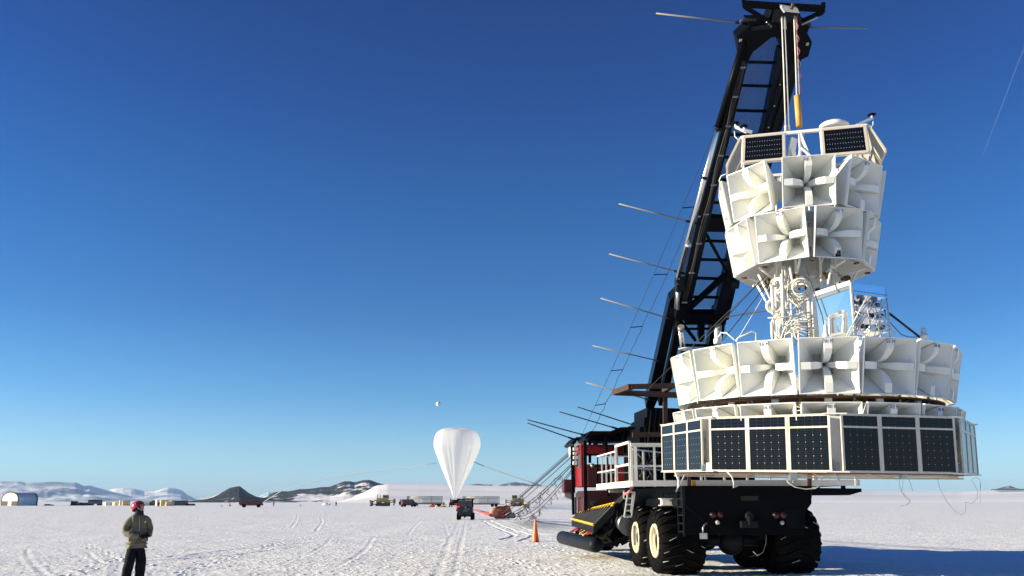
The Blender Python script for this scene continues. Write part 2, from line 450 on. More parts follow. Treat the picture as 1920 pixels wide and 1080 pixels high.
a, b2 = G(985, 975), G(1050, 998); blob((a.x + b2.x) / 2, (a.y + b2.y) / 2, (b2 - a).length / 2, 2.3, math.atan2(b2.y - a.y, b2.x - a.x), (.30, .30, .30), .75)
n.links.new(base, b.inputs['Base Color'])
b.inputs['Roughness'].default_value = .75; b.inputs['Specular IOR Level'].default_value = .25
bh = nmath(n, 'ADD', nmath(n, 'ADD', nmath(n, 'MULTIPLY', nnoise(n, 30, 4, .7).outputs['Fac'], .055), nmath(n, 'MULTIPLY', nnoise(n, 7, 5, .6).outputs['Fac'], .035)), nmath(n, 'MULTIPLY', nnoise(n, 1.6, 5, .6).outputs['Fac'], .10))
bp = n.nodes.new('ShaderNodeBump'); bp.inputs['Strength'].default_value = .6; bp.inputs['Distance'].default_value = 1.0
n.links.new(bh, bp.inputs['Height']); n.links.new(bp.outputs['Normal'], b.inputs['Normal'])
tag(grid_mesh('ground', GX, GY, GZ, snow, closed=True), kind='structure')

def hill_mat(name, rock, snowc, thr, scale, soft=.05, stretch=(1, 1, 1), by_height=0.0, rockvar=.3, slope=0.0, h0=0, xt=None):
    m = bpy.data.materials.new(name); m.use_nodes = True; n = m.node_tree; b = n.nodes['Principled BSDF']
    g = n.nodes.new('ShaderNodeNewGeometry'); mp = n.nodes.new('ShaderNodeMapping'); mp.inputs['Scale'].default_value = stretch
    n.links.new(g.outputs['Position'], mp.inputs['Vector'])
    f = nnoise(n, scale, 10, .65, mp.outputs['Vector']).outputs['Fac']
    if by_height:
        s = n.nodes.new('ShaderNodeSeparateXYZ'); n.links.new(g.outputs['Position'], s.inputs[0])
        f = nmath(n, 'ADD', f, nmath(n, 'MULTIPLY', nmath(n, 'SUBTRACT', s.outputs['Z'], h0), by_height))
    if xt:
        s = n.nodes.new('ShaderNodeSeparateXYZ'); n.links.new(g.outputs['Position'], s.inputs[0])
        f = nmath(n, 'ADD', f, nmath(n, 'MULTIPLY', nmath(n, 'SUBTRACT', s.outputs['X'], xt[0]), xt[1]))
    if slope:
        s = n.nodes.new('ShaderNodeSeparateXYZ'); n.links.new(g.outputs['Normal'], s.inputs[0])
        f = nmath(n, 'ADD', f, nmath(n, 'MULTIPLY', nmath(n, 'SUBTRACT', s.outputs['Z'], .9), slope))
    k = nramp(n, f, thr, thr + soft, (0, 0, 0), (1, 1, 1)).outputs['Color']
    r = nramp(n, nnoise(n, scale * 3, 6, .6, mp.outputs['Vector']).outputs['Fac'], .3, .7, tuple(c * (1 - rockvar) for c in rock), tuple(c * (1 + rockvar) for c in rock)).outputs['Color']
    n.links.new(nmix(n, k, r, snowc), b.inputs['Base Color']); b.inputs['Roughness'].default_value = .9; b.inputs['Specular IOR Level'].default_value = .1
    return m

def hill(name, prof, Rr, front, back, mat_, rough=.12, seed=1, nscale=None, na=260, nr=60, basez=-3, power=1.5, ridge=0.0, rr_px=0):
    """prof: (px, py) silhouette points; Rr ridge distance; front/back: horizontal depth of the two flanks"""
    px = np.linspace(prof[0][0], prof[-1][0], na); py = np.interp(px, [p[0] for p in prof], [p[1] for p in prof])
    az = np.array([math.atan2(P(a, 935, 100).x, 100) for a in px])
    zt = np.array([P(a, b_, Rr * math.cos(t)).z for a, b_, t in zip(px, py, az)])
    s = np.linspace(-1, 1, nr)
    Aa, S = np.meshgrid(az, s, indexing='ij')
    rr = Rr + np.where(S < 0, S * front, S * back)
    X, Y = rr * np.sin(Aa), rr * np.cos(Aa)
    prof_s = np.where(S < 0, (1 + S) ** power, (1 - S) ** 1.2)
    ns = nscale or 3.0 / front
    nz = fbm(X * ns, Y * ns, 6, seed, .55)
    if ridge: nz = nz + ridge * (.35 - np.abs(fbm(X * ns * .7, Y * ns * .7, 5, seed + 7, .5)) * 2)
    zt2 = np.maximum(zt[:, None] - basez, 0)
    env = (1 - np.abs(S)) ** .8 * np.abs(S) ** .7 * 1.6
    Z = basez + zt2 * prof_s * (1 + 0 * S) + zt2 * rough * 6 * nz * env
    Z = np.minimum(Z, basez + zt2 * (rr / Rr) * .985 + (rr > Rr) * 0) if front < Rr else Z
    fine = (.045 if Rr > 12000 else .02) * zt2 * fbm(X * ns * 6, Y * ns * 6, 3, seed + 3)
    return tag(grid_mesh(name, X, Y, Z + fine * (1 - np.abs(S)), mat_), kind='structure')

mt_far = hill_mat('far_mountain', (.17, .27, .42), (.88, .89, .92), .46, .0011, .10, slope=.5)  # bluish rock tone puts distance haze and blue shade into the colour
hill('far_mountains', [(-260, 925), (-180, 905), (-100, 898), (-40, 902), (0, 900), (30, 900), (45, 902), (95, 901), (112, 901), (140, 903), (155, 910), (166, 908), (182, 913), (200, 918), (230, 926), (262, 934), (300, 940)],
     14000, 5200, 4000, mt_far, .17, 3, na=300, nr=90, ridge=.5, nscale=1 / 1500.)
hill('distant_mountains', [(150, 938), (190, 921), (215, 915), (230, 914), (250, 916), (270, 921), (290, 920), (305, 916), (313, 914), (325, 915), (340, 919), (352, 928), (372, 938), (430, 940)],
     17000, 5200, 4000, hill_mat('distant_mountain', (.19, .29, .44), (.88, .89, .92), .43, .0009, .10, slope=.5), .15, 12, ridge=.5, nscale=1 / 1500.)  # same here: blue of the far air painted into the rock tone
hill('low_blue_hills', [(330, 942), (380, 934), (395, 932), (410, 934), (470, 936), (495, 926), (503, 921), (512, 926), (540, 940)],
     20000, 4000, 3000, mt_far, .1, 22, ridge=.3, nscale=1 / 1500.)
hill('volcanic_cone', [(330, 943), (352, 940), (378, 937), (398, 931), (414, 923), (430, 914), (440, 912), (448, 911), (455, 916), (466, 924), (480, 931), (500, 934), (530, 938), (560, 942)],
     2600, 420, 420, hill_mat('cone_rock', (.022, .026, .038), (.75, .76, .80), .56, .012, .05, by_height=-.0018), .11, 5, power=1.15)
hill('rocky_ridge', [(470, 942), (490, 936), (500, 931), (512, 923), (525, 921), (540, 921), (560, 917), (580, 916), (600, 913), (618, 912), (630, 907), (645, 902), (655, 902), (664, 904), (680, 900), (692, 899), (700, 902), (708, 905), (722, 908), (740, 914), (760, 926), (775, 938), (785, 944)],
     3400, 1000, 700, hill_mat('ridge_rock', (.026, .030, .042), (.84, .84, .87), .53, .012, .05, stretch=(1, .45, 1), by_height=-.0024, h0=45, xt=(-640, .0005)), .09, 9, power=1.25)
slope_m = hill_mat('ice_slope', (.74, .75, .80), (.95, .95, .95), .42, .0011, .16, stretch=(.22, 1, 2.5), rockvar=.03)  # streaked snow tone whose greyer bands paint soft cloud shade and haze
hill('ice_slope', [(600, 942), (650, 925), (690, 909), (712, 905), (760, 906), (830, 907), (900, 909), (980, 909), (1050, 910), (1200, 912), (1400, 915), (1560, 917), (1640, 920), (1700, 921), (1800, 921.5), (1850, 920), (1900, 919), (2000, 918), (2200, 915), (2400, 925)],
     7600, 5200, 2500, slope_m, .018, 15, na=400, nr=120, nscale=1 / 1600., power=1.25)
hill('near_snow_slope', [(610, 945), (640, 936), (665, 927), (690, 917), (706, 910), (725, 907.5), (780, 908), (860, 909.5), (950, 911), (1050, 913), (1180, 917), (1300, 925), (1450, 938), (1500, 944)],
     3050, 1500, 900, slope_m, .02, 45, na=240, nr=70, nscale=1 / 800., power=1.3)
hill('front_snow_rise', [(1380, 943), (1450, 938), (1560, 931), (1600, 930), (1660, 935), (1700, 941), (1760, 941), (1860, 936), (1960, 928), (2100, 922), (2300, 930)],
     4200, 1900, 1500, slope_m, .02, 25, na=200, nr=60, nscale=1 / 900., power=1.3)
rockm = hill_mat('nunatak_rock', (.075, .07, .072), (.80, .80, .84), .57, .02, .05)
hill('rock_outcrop', [(868, 912), (882, 908.5), (895, 906.5), (905, 908), (922, 908.5), (934, 912)], 7400, 300, 300, rockm, .1, 31, na=60, nr=24, basez=130)
hill('rock_outcrop', [(925, 912), (942, 907.5), (955, 905), (966, 903.5), (980, 905), (992, 908), (1012, 909), (1030, 912)], 7400, 320, 300, rockm, .1, 35, na=60, nr=24, basez=130)
hill('rock_peak', [(1860, 921), (1870, 917), (1880, 914), (1892, 911), (1898, 911), (1908, 915), (1925, 919), (1945, 922)], 7000, 320, 300, rockm, .12, 37, na=60, nr=30, basez=85, power=1.1)

# ------------------------------------------------------------------ the hanging antenna payload
PAY = empty('antenna_payload', (5.848, 16.204, 2.269), (.026, .013, 0))
tag(PAY, 'tall white payload of stacked horn antennas above dark solar panels, hanging from the boom', 'payload')

HW = .474
def horn_mesh():
    m = MB(); th_, D, T, D2 = .013, .62, .17, .78
    def ring(h, y): return [(-h, y, -h), (h, y, -h), (h, y, h), (-h, y, h)]
    prof = [(HW + .002, .05), (HW + .002, 0), (HW - th_, 0), (HW - th_ - .004, .02), (T, D), (T, D2)]
    vs = []; fs = []
    for h, y in prof: vs += ring(h, y)
    for i in range(len(prof) - 1):
        for k in range(4): fs.append((i * 4 + k, i * 4 + (k + 1) % 4, i * 4 + 4 + (k + 1) % 4, i * 4 + 4 + k))
    fs.append(tuple(20 + k for k in range(4)))
    # outside skin
    b = len(vs); op = [(HW + .002, .05), (T + .015, D + .01), (T + .015, D2 + .015)]
    for h, y in op: vs += ring(h, y)
    for i in range(len(op) - 1):
        for k in range(4): fs.append((b + i * 4 + k, b + i * 4 + 4 + k, b + i * 4 + 4 + (k + 1) % 4, b + i * 4 + (k + 1) % 4))
    fs.append(tuple(b + 8 + k for k in range(4)))
    m.add(vs, fs)
    return m.mesh('horn_antenna', M['horn'])
def ridge_mesh():
    """one tapering fin from the upper wall to the throat (local +Z side)"""
    m = MB()
    pr = [(.004, .285, .062), (.004, .285, .062), (.022, .262, .062), (.05, .225, .061), (.085, .185, .060), (.13, .145, .057), (.19, .107, .053), (.27, .074, .047), (.38, .045, .039), (.52, .025, .03), (.77, .012, .02)]
    wall = lambda y: (HW - .022 - (HW - .022 - .165) * min(y / .62, 1))
    rows = []
    vs = []; fs = []
    for y, r, w_ in pr:
        t = wall(y)
        vs += [(-w_, y, t), (-w_, y, r), (w_, y, r), (w_, y, t)]
    for i in range(1, len(pr) - 1):
        a, b = i * 4, (i + 1) * 4
        fs += [(a, a + 1, b + 1, b), (a + 1, a + 2, b + 2, b + 1), (a + 2, a + 3, b + 3, b + 2)]
    fs.append((0, 1, 2, 3))
    m.add(vs, fs)
    return m.mesh('ridge', M['horn'])
HM, RM = horn_mesh(), ridge_mesh()

def text_mesh(body, size, mat_, thick=.002, align='CENTER'):
    cu = bpy.data.curves.new('text', 'FONT'); cu.body = body; cu.size = size; cu.align_x = align; cu.align_y = 'CENTER'; cu.extrude = thick; cu.resolution_u = 2
    o = bpy.data.objects.new('text', cu); col.objects.link(o)
    bpy.context.view_layer.update()
    me = bpy.data.meshes.new_from_object(o.evaluated_get(bpy.context.evaluated_depsgraph_get()))
    bpy.data.objects.remove(o); bpy.data.curves.remove(cu)
    me.materials.clear(); me.materials.append(mat_)
    return me

def horn(Rr, z, phi, tilt, text=None, off=(0, 0, 0)):
    e = Vector((math.cos(phi), math.sin(phi), 0))
    nrm = Vector((math.sin(phi) * math.cos(tilt), -math.cos(phi) * math.cos(tilt), -math.sin(tilt)))
    up = e.cross(-nrm).normalized()
    o = bpy.data.objects.new('horn_antenna', HM); col.objects.link(o); o.parent = PAY
    m4 = Matrix((e, -nrm, up)).transposed().to_4x4(); m4.translation = Vector((math.sin(phi) * Rr, -math.cos(phi) * Rr, z)) + Vector(off)
    jit = Euler((random.uniform(-.006, .006), random.uniform(-.004, .004), random.uniform(-.006, .006))).to_matrix().to_4x4()
    o.matrix_local = m4 @ jit
    for k in range(4):
        r = bpy.data.objects.new('ridge', RM); col.objects.link(r); r.parent = o
        r.matrix_local = Matrix.Rotation(k * math.pi / 2, 4, 'Y')
    if text:
        t = bpy.data.objects.new('lettering', text_mesh(text, .082, M['bluep'])); col.objects.link(t); t.parent = o
        t.matrix_local = Matrix.Translation((0, -.001, .405)) @ Matrix.Rotation(math.pi / 2, 4, 'X')
    return o
P0 = R(-12.4)
for k in range(16):
    nn = '%02d' % (k % 16 + 1)
    vis = k in (0, 1, 2, 14, 15)
    horn(2.577, 1.75, P0 + k * math.pi / 8, R(9.4), nn + ' M' if vis else None, (-.04, -.05, .018))
    horn(2.55, .66, P0 + k * math.pi / 8, R(9.7), nn + ' B' if vis else None, (-.05, -.10, .018))
for k in range(8):
    horn(1.50, 5.385, P0 + k * math.pi / 4, R(10.3), '%02d T' % (2 * k + 1) if k in (0, 1) else None, (-.05, .005, .018))
    horn(1.345, 4.425, R(-35.4) + k * math.pi / 4, R(9.6), '%02d T' % ((2 * k - 1) % 16 + 1) if k in (0, 1) else None, (-.03, .01, .026))

# solar skirt --------------------------------------------------------
def cell_material(name, base, dots):
    m = bpy.data.materials.new(name); m.use_nodes = True; n = m.node_tree; b = n.nodes['Principled BSDF']
    uv = n.nodes.new('ShaderNodeUVMap'); sp = n.nodes.new('ShaderNodeSeparateXYZ'); n.links.new(uv.outputs['UV'], sp.inputs[0])
    def edge(s): return nmath(n, 'ABSOLUTE', nmath(n, 'SUBTRACT', s, nmath(n, 'ROUND', s)))
    ex, ey = edge(sp.outputs['X']), edge(sp.outputs['Y'])
    dia = nmath(n, 'LESS_THAN', nmath(n, 'ADD', ex, ey), dots)
    lx = nmath(n, 'MULTIPLY', nmath(n, 'LESS_THAN', ex, .014), .05)
    ly = nmath(n, 'MULTIPLY', nmath(n, 'LESS_THAN', ey, .012), .02)
    f = nmath(n, 'MAXIMUM', dia, nmath(n, 'MAXIMUM', lx, ly))
    bus = nmath(n, 'MULTIPLY', nmath(n, 'LESS_THAN', edge(nmath(n, 'MULTIPLY', sp.outputs['Y'], 3.0)), .03), .04)
    f = nmath(n, 'MAXIMUM', f, bus)
    nz = nramp(n, nnoise(n, 3, 3, .5).outputs['Fac'], .3, .7, tuple(c * .8 for c in base), tuple(c * 1.2 for c in base)).outputs['Color']
    n.links.new(nmix(n, f, nz, (.75, .75, .72)), b.inputs['Base Color'])
    b.inputs['Roughness'].default_value = .16; b.inputs['Specular IOR Level'].default_value = .30
    return m
CELL = cell_material('solar_cells', (.0025, .0035, .007), .052)
PW, PH = .684, .951
def solar_frame(wd, ht, bars):
    m = MB(); t = .036; d = .03
    for sx_ in (-1, 1): m.box((sx_ * (wd / 2 - t / 2), 0, ht / 2), (t, d, ht))
    for zz in (t / 2, ht - t / 2): m.box((0, 0, zz), (wd - 2 * t, d - .004, t))
    for zz in bars: m.box((0, 0, zz), (wd - 2 * t, d - .006, .03))
    # rivets
    for i in range(9):
        for zz in (t / 2, ht - t / 2): m.box((-wd / 2 + .05 + i * (wd - .1) / 8, -d / 2, zz), (.012, .006, .012))
    return m.mesh('solar_panel', M['frame'])
SFR = solar_frame(PW, PH, [.735])
def cells_mesh():
    m = MB(); a = PW / 2 - .036
    m.quad([(-a, -.004, .036), (a, -.004, .036), (a, -.004, .72), (-a, -.004, .72)], [(0, 0), (5, 0), (5, 6), (0, 6)])
    m.quad([(-a, -.004, .75), (a, -.004, .75), (a, -.004, PH - .036), (-a, -.004, PH - .036)], [(0, 0), (5, 0), (5, 1), (0, 1)])
    me = m.mesh('cells', CELL); return me
SCM = cells_mesh()
def back_mesh(wd, ht):
    m = MB(); m.box((0, .006, ht / 2), (wd - .07, .012, ht - .07)); return m.mesh('back_sheet', M['ins'])
SBK = back_mesh(PW, PH)
AP = 2.692
for k in range(8):
    t = R(-35.04) + k * math.pi / 4
    nrm = Vector((math.sin(t), -math.cos(t), 0)); e = Vector((math.cos(t), math.sin(t), 0))
    for i in (-1, 0, 1):
        o = bpy.data.objects.new('solar_panel', SFR); col.objects.link(o); o.parent = PAY
        m4 = Matrix((e, -nrm, Vector((0, 0, 1)))).transposed().to_4x4(); m4.translation = nrm * AP + e * i * PW
        o.matrix_local = m4 @ Matrix.Rotation(random.uniform(-.008, .008), 4, 'X')
        for nm, me in (('cells', SCM), ('back_sheet', SBK)):
            c = bpy.data.objects.new(nm, me); col.objects.link(c); c.parent = o
# inside gap plates, brackets, lower and upper deck
def ang(t): return Vector((math.sin(t), -math.cos(t), 0))
gp = MB(); br = MB()
for k in range(8):
    t = R(-35.04 + 22.5) + k * math.pi / 4; nrm = ang(t); e = Vector((math.cos(t), math.sin(t), 0))
    rot = Matrix((e, -nrm, Vector((0, 0, 1)))).transposed()
    rc = AP / math.cos(math.pi / 8)
    gp.box(nrm * (rc - .22) + Vector((0, 0, .47)), (.34, .012, .9), rot)
    for zz in (.012, .945): gp.box(nrm * (rc - .05) + Vector((0, 0, zz)), (.36, .10, .022), rot)
    br.box(nrm * (rc - .12) + Vector((0, 0, .09)), (.10, .10, .14), rot)
split(gp, 'corner_plate', M['white'], PAY, local=True); split(br, 'corner_bracket', M['grey'], PAY, local=True)
dk = MB(); poly = [ang(R(-35.04 + 22.5) + k * math.pi / 4) * 2.66 + Vector((0, 0, -.012)) for k in range(8)]
poly2 = [p * (0.34 / 2.62) + Vector((0, 0, -.012 * (1 - .34 / 2.62))) for p in poly]
for k in range(8):
    q = [poly[k], poly[(k + 1) % 8], poly2[(k + 1) % 8], poly2[k]]
    dk.prism(q, (0, 0, .02))
dk.build('lower_deck', M['ply'], PAY, local=True)
bm_ = MB()
for k in range(8):
    a, b = ang(R(-35.04 + 22.5) + k * math.pi / 4) * 2.64, ang(R(-35.04 + 22.5) + (k + 1) * math.pi / 4) * 2.64
    if (a + b).y > .5: bm_.beam(a + Vector((0, 0, -.055)), b + Vector((0, 0, -.055)), .035, .035)
    bm_.beam(a * .1 + Vector((0, 0, -.026)), a * .97 + Vector((0, 0, -.026)), .03, .025)
    for f_ in (.33, .66): bm_.beam(a.lerp(b, f_) * .97 + Vector((0, 0, -.024)), a.lerp(b, f_) * .35 + Vector((0, 0, -.024)), .02, .02)
bm_.build('deck_beams', M['frame'], PAY, local=True)
rg = MB()
for k in range(32):
    a, b = k * math.pi / 16, (k + 1) * math.pi / 16
    A1, A2, B1, B2 = ang(a) * 2.36, ang(a) * 1.1, ang(b) * 2.36, ang(b) * 1.1
    z = Vector((0, 0, 1.265)); rg.prism([A1 + z, B1 + z, B2 + z, A2 + z], (0, 0, .03))
rg.build('ring_deck', M['ply'], PAY, local=True)
rg = MB()
for k in range(16):
    t = P0 + (k + .5) * math.pi / 8
    rg.tube([ang(t) * 2.25 + Vector((0, 0, .15)), ang(t) * 2.2 + Vector((0, 0, 1.26))], .022, 8)
    rg.tube([ang(t) * 2.2 + Vector((0, 0, 1.3)), ang(t) * 2.2 + Vector((0, 0, 2.2))], .022, 8)
    t2 = P0 + k * math.pi / 8
    rg.box(ang(t2) * 2.22 + Vector((0, 0, 1.19)), (.12, .05, .14), Matrix((Vector((math.cos(t2), math.sin(t2), 0)), -ang(t2), Vector((0, 0, 1)))).transposed())
rg.build('ring_struts', M['white'], PAY, local=True)
rg = MB()
for k in range(16):
    t = P0 + (k + .5) * math.pi / 8
    rg.box(ang(t) * 2.3 + Vector((0, 0, 1.19)), (.06, .07, .07)); rg.box(ang(t) * 1.9 + Vector((0, 0, .6)), (.10, .12, .3))
    for j in range(3):
        q = ang(t + random.uniform(-.15, .15)) * random.uniform(1.9, 2.25)
        rg.box(q + Vector((0, 0, 1.15 + .04 * j)), (.07, .05, .04), (0, 0, random.random() * 3))
split(rg, 'bracket', M['copper'], PAY, local=True)
# grey inner drum of electronics seen between the rings
rg = MB(); rg.lathe([(1.35, .06), (1.35, 1.15), (1.2, 1.25)], 16, smooth=False); rg.build('inner_housing', M['ins'], PAY, local=True)
# cables winding round between the rings
wr = MB()
for j in range(9):
    pts = []
    for i in range(60):
        a = i / 60 * 2 * math.pi
        pts.append(ang(a) * (2.12 + .1 * math.sin(a * (5 + j) + j)) + Vector((0, 0, 1.13 + .07 * math.sin(a * (7 + j % 4) + j * 2))))
    wr.tube(pts, .011, 5, closed=True)
wr.build('ring_wiring', M['cable'], PAY, local=True)

# central mast: posts, diagonals, upper deck stars ----------------------
mast = MB()
MR = .60
nodes_ = {}
for k in range(8):
    a = R(-35.4) + k * math.pi / 4
    mast.tube([ang(a) * MR + Vector((0, 0, 1.2)), ang(a) * MR + Vector((0, 0, 3.9)), ang(a) * MR * .9 + Vector((0, 0, 6.0))], .024, 10)
    b = R(-35.4) + (k + 1) * math.pi / 4
    for z0, z1 in ((2.25, 2.95), (2.95, 3.65), (4.0, 4.9), (4.9, 5.8)):
        if (k + int(z0 * 2)) % 3 == 0: mast.tube([ang(a) * MR + Vector((0, 0, z0)), ang(b) * MR + Vector((0, 0, z1))], .017, 8)
        mast.tube([ang(a) * MR + Vector((0, 0, z1)), ang(b) * MR + Vector((0, 0, z1))], .015, 8)
    mast.tube([ang(a) * MR + Vector((0, 0, 3.8)), ang(a + .2) * 1.12 + Vector((0, 0, 4.0))], .026, 8)
    mast.tube([ang(a) * MR + Vector((0, 0, 3.1)), ang(a) * 1.0 + Vector((0, 0, 3.92))], .024, 8)
mast.build('mast_frame', M['white'], PAY, local=True)
st = MB()
for k in range(8):
    a = R(-35.4) + k * math.pi / 4
    c = ang(a) * .78 + Vector((0, 0, 3.78)); cut(st)
    for j in range(10):
        d = Vector((random.uniform(-1, 1), random.uniform(-1, 1), random.uniform(-.8, .8))).normalized() * .1
        st.box(c + d * .6, (.05, .05, .06), (random.random() * 3, random.random() * 3, random.random() * 3))
    st.box(ang(a + .39) * 1.18 + Vector((0, 0, 3.95)), (.06, .10, .03), (0, 0, a))
split(st, 'joint_cluster', M['copper'], PAY, local=True)
dkk = MB()
for k in range(4):
    a = R(-10) + k * math.pi / 2
    dkk.box(ang(a) * .25 + Vector((0, 0, 4.5)), (.32, .32, 1.3), (0, 0, a))
split(dkk, 'receiver_box', M['steel'], PAY, local=True)
cr = MB(); cr.tube([Vector((.05, .1, 2.3)), Vector((.05, .1, 4.2))], .028, 8); cr.tube([Vector((.16, .05, 2.3)), Vector((.1, .1, 3.4))], .014, 6)
cr.build('red_line', M['dred'], PAY, local=True)

def loop(m, c, rad_, r, nrm, turns=1, jit=.02, squash=1.0):
    nrm = Vector(nrm).normalized(); e = nrm.orthogonal().normalized() if abs(nrm.z) > .9 else nrm.cross(Vector((0, 0, 1))).normalized(); g = nrm.cross(e)
    for t in range(turns):
        rr_ = rad_ * (1 + random.uniform(-.12, .12)); cc = Vector(c) + Vector([random.uniform(-jit, jit) for _ in range(3)])
        ph = random.random() * 6
        pts = [cc + (e * math.cos(a) + g * math.sin(a) * squash) * rr_ * (1 + .05 * math.sin(2 * a + ph)) for a in [i * 2 * math.pi / 22 for i in range(22)]]
        m.tube(pts, r, 6, closed=True)
cl = MB(); view = (.35, .95, .1)
loop(cl, P(1499, 545, 15.35), .22, .013, view, 8, .03); loop(cl, P(1502, 540, 15.3), .155, .012, view, 6, .03)
cut(cl); loop(cl, P(1453, 573, 15.6), .135, .013, view, 8, .02); cut(cl); loop(cl, P(1457, 535, 15.5), .13, .012, (.8, .6, .1), 6, .03)
cut(cl); loop(cl, P(1560, 530, 15.4), .08, .010, (.2, .95, .3), 4, .03, 1.8)
cut(cl); loop(cl, P(1510, 622, 15.4), .21, .012, view, 5, .05); cut(cl); loop(cl, P(1462, 615, 15.4), .13, .012, (.7, .7, 0), 6, .04, 1.9)
split(cl, 'cable_coil', M['cable'], PAY)
cb = MB()
def wob(a, b, nmid=5, amp=.05, bow=(0, 0, 0)):
    a, b = Vector(a), Vector(b); out = []
    for i in range(nmid + 2):
        t = i / (nmid + 1); p = a.lerp(b, t) + Vector(bow) * 4 * t * (1 - t)
        if 0 < i < nmid + 1: p += Vector([random.uniform(-amp, amp) for _ in range(3)])
        out.append(p)
    return out
for i in range(4): cb.tube(wob(P(1466 + 2.2 * i, 500, 15.4), P(1464 + 2.5 * i, 636, 15.4), 6, .02), .012, 6)
cb.tube(wob(P(1466, 514, 15.2), P(1469, 600, 15.25), 5, .006), .036, 8); cb.tube(wob(P(1447, 535, 15.35), P(1450, 590, 15.35), 4, .004), .032, 8)
cb.tube([P(1447, 604, 15.3), P(1449, 640, 15.3)], .033, 8)
cb.tube([P(1516, 565, 15.2), P(1519, 640, 15.2)], .034, 8); cb.tube([P(1523, 566, 15.15), P(1527, 640, 15.15)], .02, 8)
cb.tube([P(1440, 596, 15.2), P(1470, 595, 15.2), P(1520, 586, 15.1)], .014, 6)
for i in range(9):
    y0 = 585 + 6 * i
    cb.tube(wob(P(1470 + random.uniform(-6, 6), 640, 15.3), P(1518 + random.uniform(-8, 6), y0, 15.1), 6, .015, (-.1, 0, .14)), .011, 6)
for i in range(10):
    cb.tube(wob(P(random.uniform(1448, 1520), random.uniform(500, 560), 15.4), P(random.uniform(1448, 1520), random.uniform(590, 640), 15.3), 5, .05), .009, 5)
for i in range(6):
    cb.tube(wob(P(1480 + 5 * i, 560, 15.3), P(1505 + 2 * i, 585, 15.3), 3, .03), .011, 5)
cb.build('signal_cables', M['cable'], PAY)

# instrument box: polished front, drilled side rack
A_, B_ = P(1595, 530, 14.9), P(1525, 553, 15.25)          # top corners
A0, B0 = P(1598, 634, 14.85), P(1530, 634, 15.7)
A0.x, A0.y = A_.x, A_.y; B0.x, B0.y = B_.x, B_.y; A0.z -= .05; B0.z = A0.z
C_ = P(1660, 530, 15.25); C_.z = A_.z; C0 = C_.copy(); C0.z = A0.z
nf = (B_ - A_).cross(Vector((0, 0, 1))).normalized()
if nf.y > 0: nf = -nf
ib = MB(); ib.prism([A_, B_, B0 - nf * .07, A0 - nf * .07], -nf * .02); ib.build('instrument_box', M['mirror'], PAY)
tr = MB(); tr.beam(A_ + nf * .012, B_ + nf * .012, .035, .085); tr.beam(A_ + nf * .012, A0 + nf * .012, .03, .03); tr.beam(B_ + nf * .012, B0 + nf * .012, .07, .03); tr.build('box_trim', M['white'], PAY)
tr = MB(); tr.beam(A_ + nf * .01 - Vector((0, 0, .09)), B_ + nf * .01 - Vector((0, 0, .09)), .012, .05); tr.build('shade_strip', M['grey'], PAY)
hf = MB()
q = [P(1556, 594, 15.0), P(1583, 583, 14.95), P(1582, 624, 14.95), P(1557, 629, 15.0)]
for i in range(4): hf.beam(q[i], q[(i + 1) % 4], .05, .05)
hf.build('hatch_frame', M['white'], PAY)
rk = MB()
Hh = A_.z - A0.z; e_ = (C_ - A_); e_.z = 0
def RPt(u, v, off=0.0): return Vector((A_.x, A_.y, A0.z)) + e_ * u + Vector((0, 0, Hh * v)) + nr_ * off
nr_ = e_.cross(Vector((0, 0, 1))).normalized()
if nr_.y > 0: nr_ = -nr_
for u in (0.02, .98): rk.beam(RPt(u, 0), RPt(u, 1), .035, .03)
for v in (.02, .22, .42, .62, .82): rk.beam(RPt(0, v), RPt(1, v), .02, .03); rk.prism([RPt(0, v), RPt(1, v), RPt(1, v, -.45), RPt(0, v, -.45)], (0, 0, .012))
rk.prism([RPt(0, 1), RPt(1, 1), RPt(1, .84), RPt(0, .84)], -nr_ * .012)
rk.prism([RPt(0, 1, -.5), RPt(1, 1, -.5), RPt(1, 0, -.5), RPt(0, 0, -.5)], -nr_ * .012)
rk.build('electronics_rack', M['mirror'], PAY)
rh = MB()
for i in range(12): rh.box(RPt(.05 + .082 * i, .865, .008), (.018, .018, .018))
for i in range(14): rh.box(RPt(.98, .08 + .06 * i, .02), (.014, .014, .018)); rh.box(RPt(.02, .08 + .06 * i, .02), (.014, .014, .018))
for v in (.26, .46, .66, .76):
    for i in range(7): rh.box(RPt(.12 + .12 * i + random.uniform(-.03, .03), v + .02, -random.uniform(.02, .2)), (.05, .06, .06), (0, 0, random.random()))
rh.build('rack_fittings', M['grey'], PAY)
rb = MB()
for v in (.27, .47, .67):
    for i in range(5): rb.box(RPt(.15 + .17 * i + random.uniform(-.04, .04), v + .03, -random.uniform(.02, .12)), (.06, .05, .07), (0, 0, random.random()))
rb.build('rack_modules', M['copper'], PAY)
rc_ = MB()
for i in range(13):
    a = RPt(random.random(), random.choice((.3, .5, .7, .78)), .05); b = RPt(random.random(), random.uniform(0, .2), .12)
    rc_.tube(wob(a, b, 5, .02, nr_ * random.uniform(.02, .16) + e_ * random.uniform(-.12, .12)), .010, 6)
for i in range(4): rc_.tube(wob(P(1628 + 4 * i, 555 + 4 * i, 14.9), P(1585 + 4 * i, 634, 14.7), 4, .012), .012, 6)
rc_.tube(wob(P(1552, 632, 14.6), P(1566, 590, 14.7), 3, .01, (-.1, 0, .1)), .008, 6)
rc_.build('rack_cables', M['cable'], PAY)
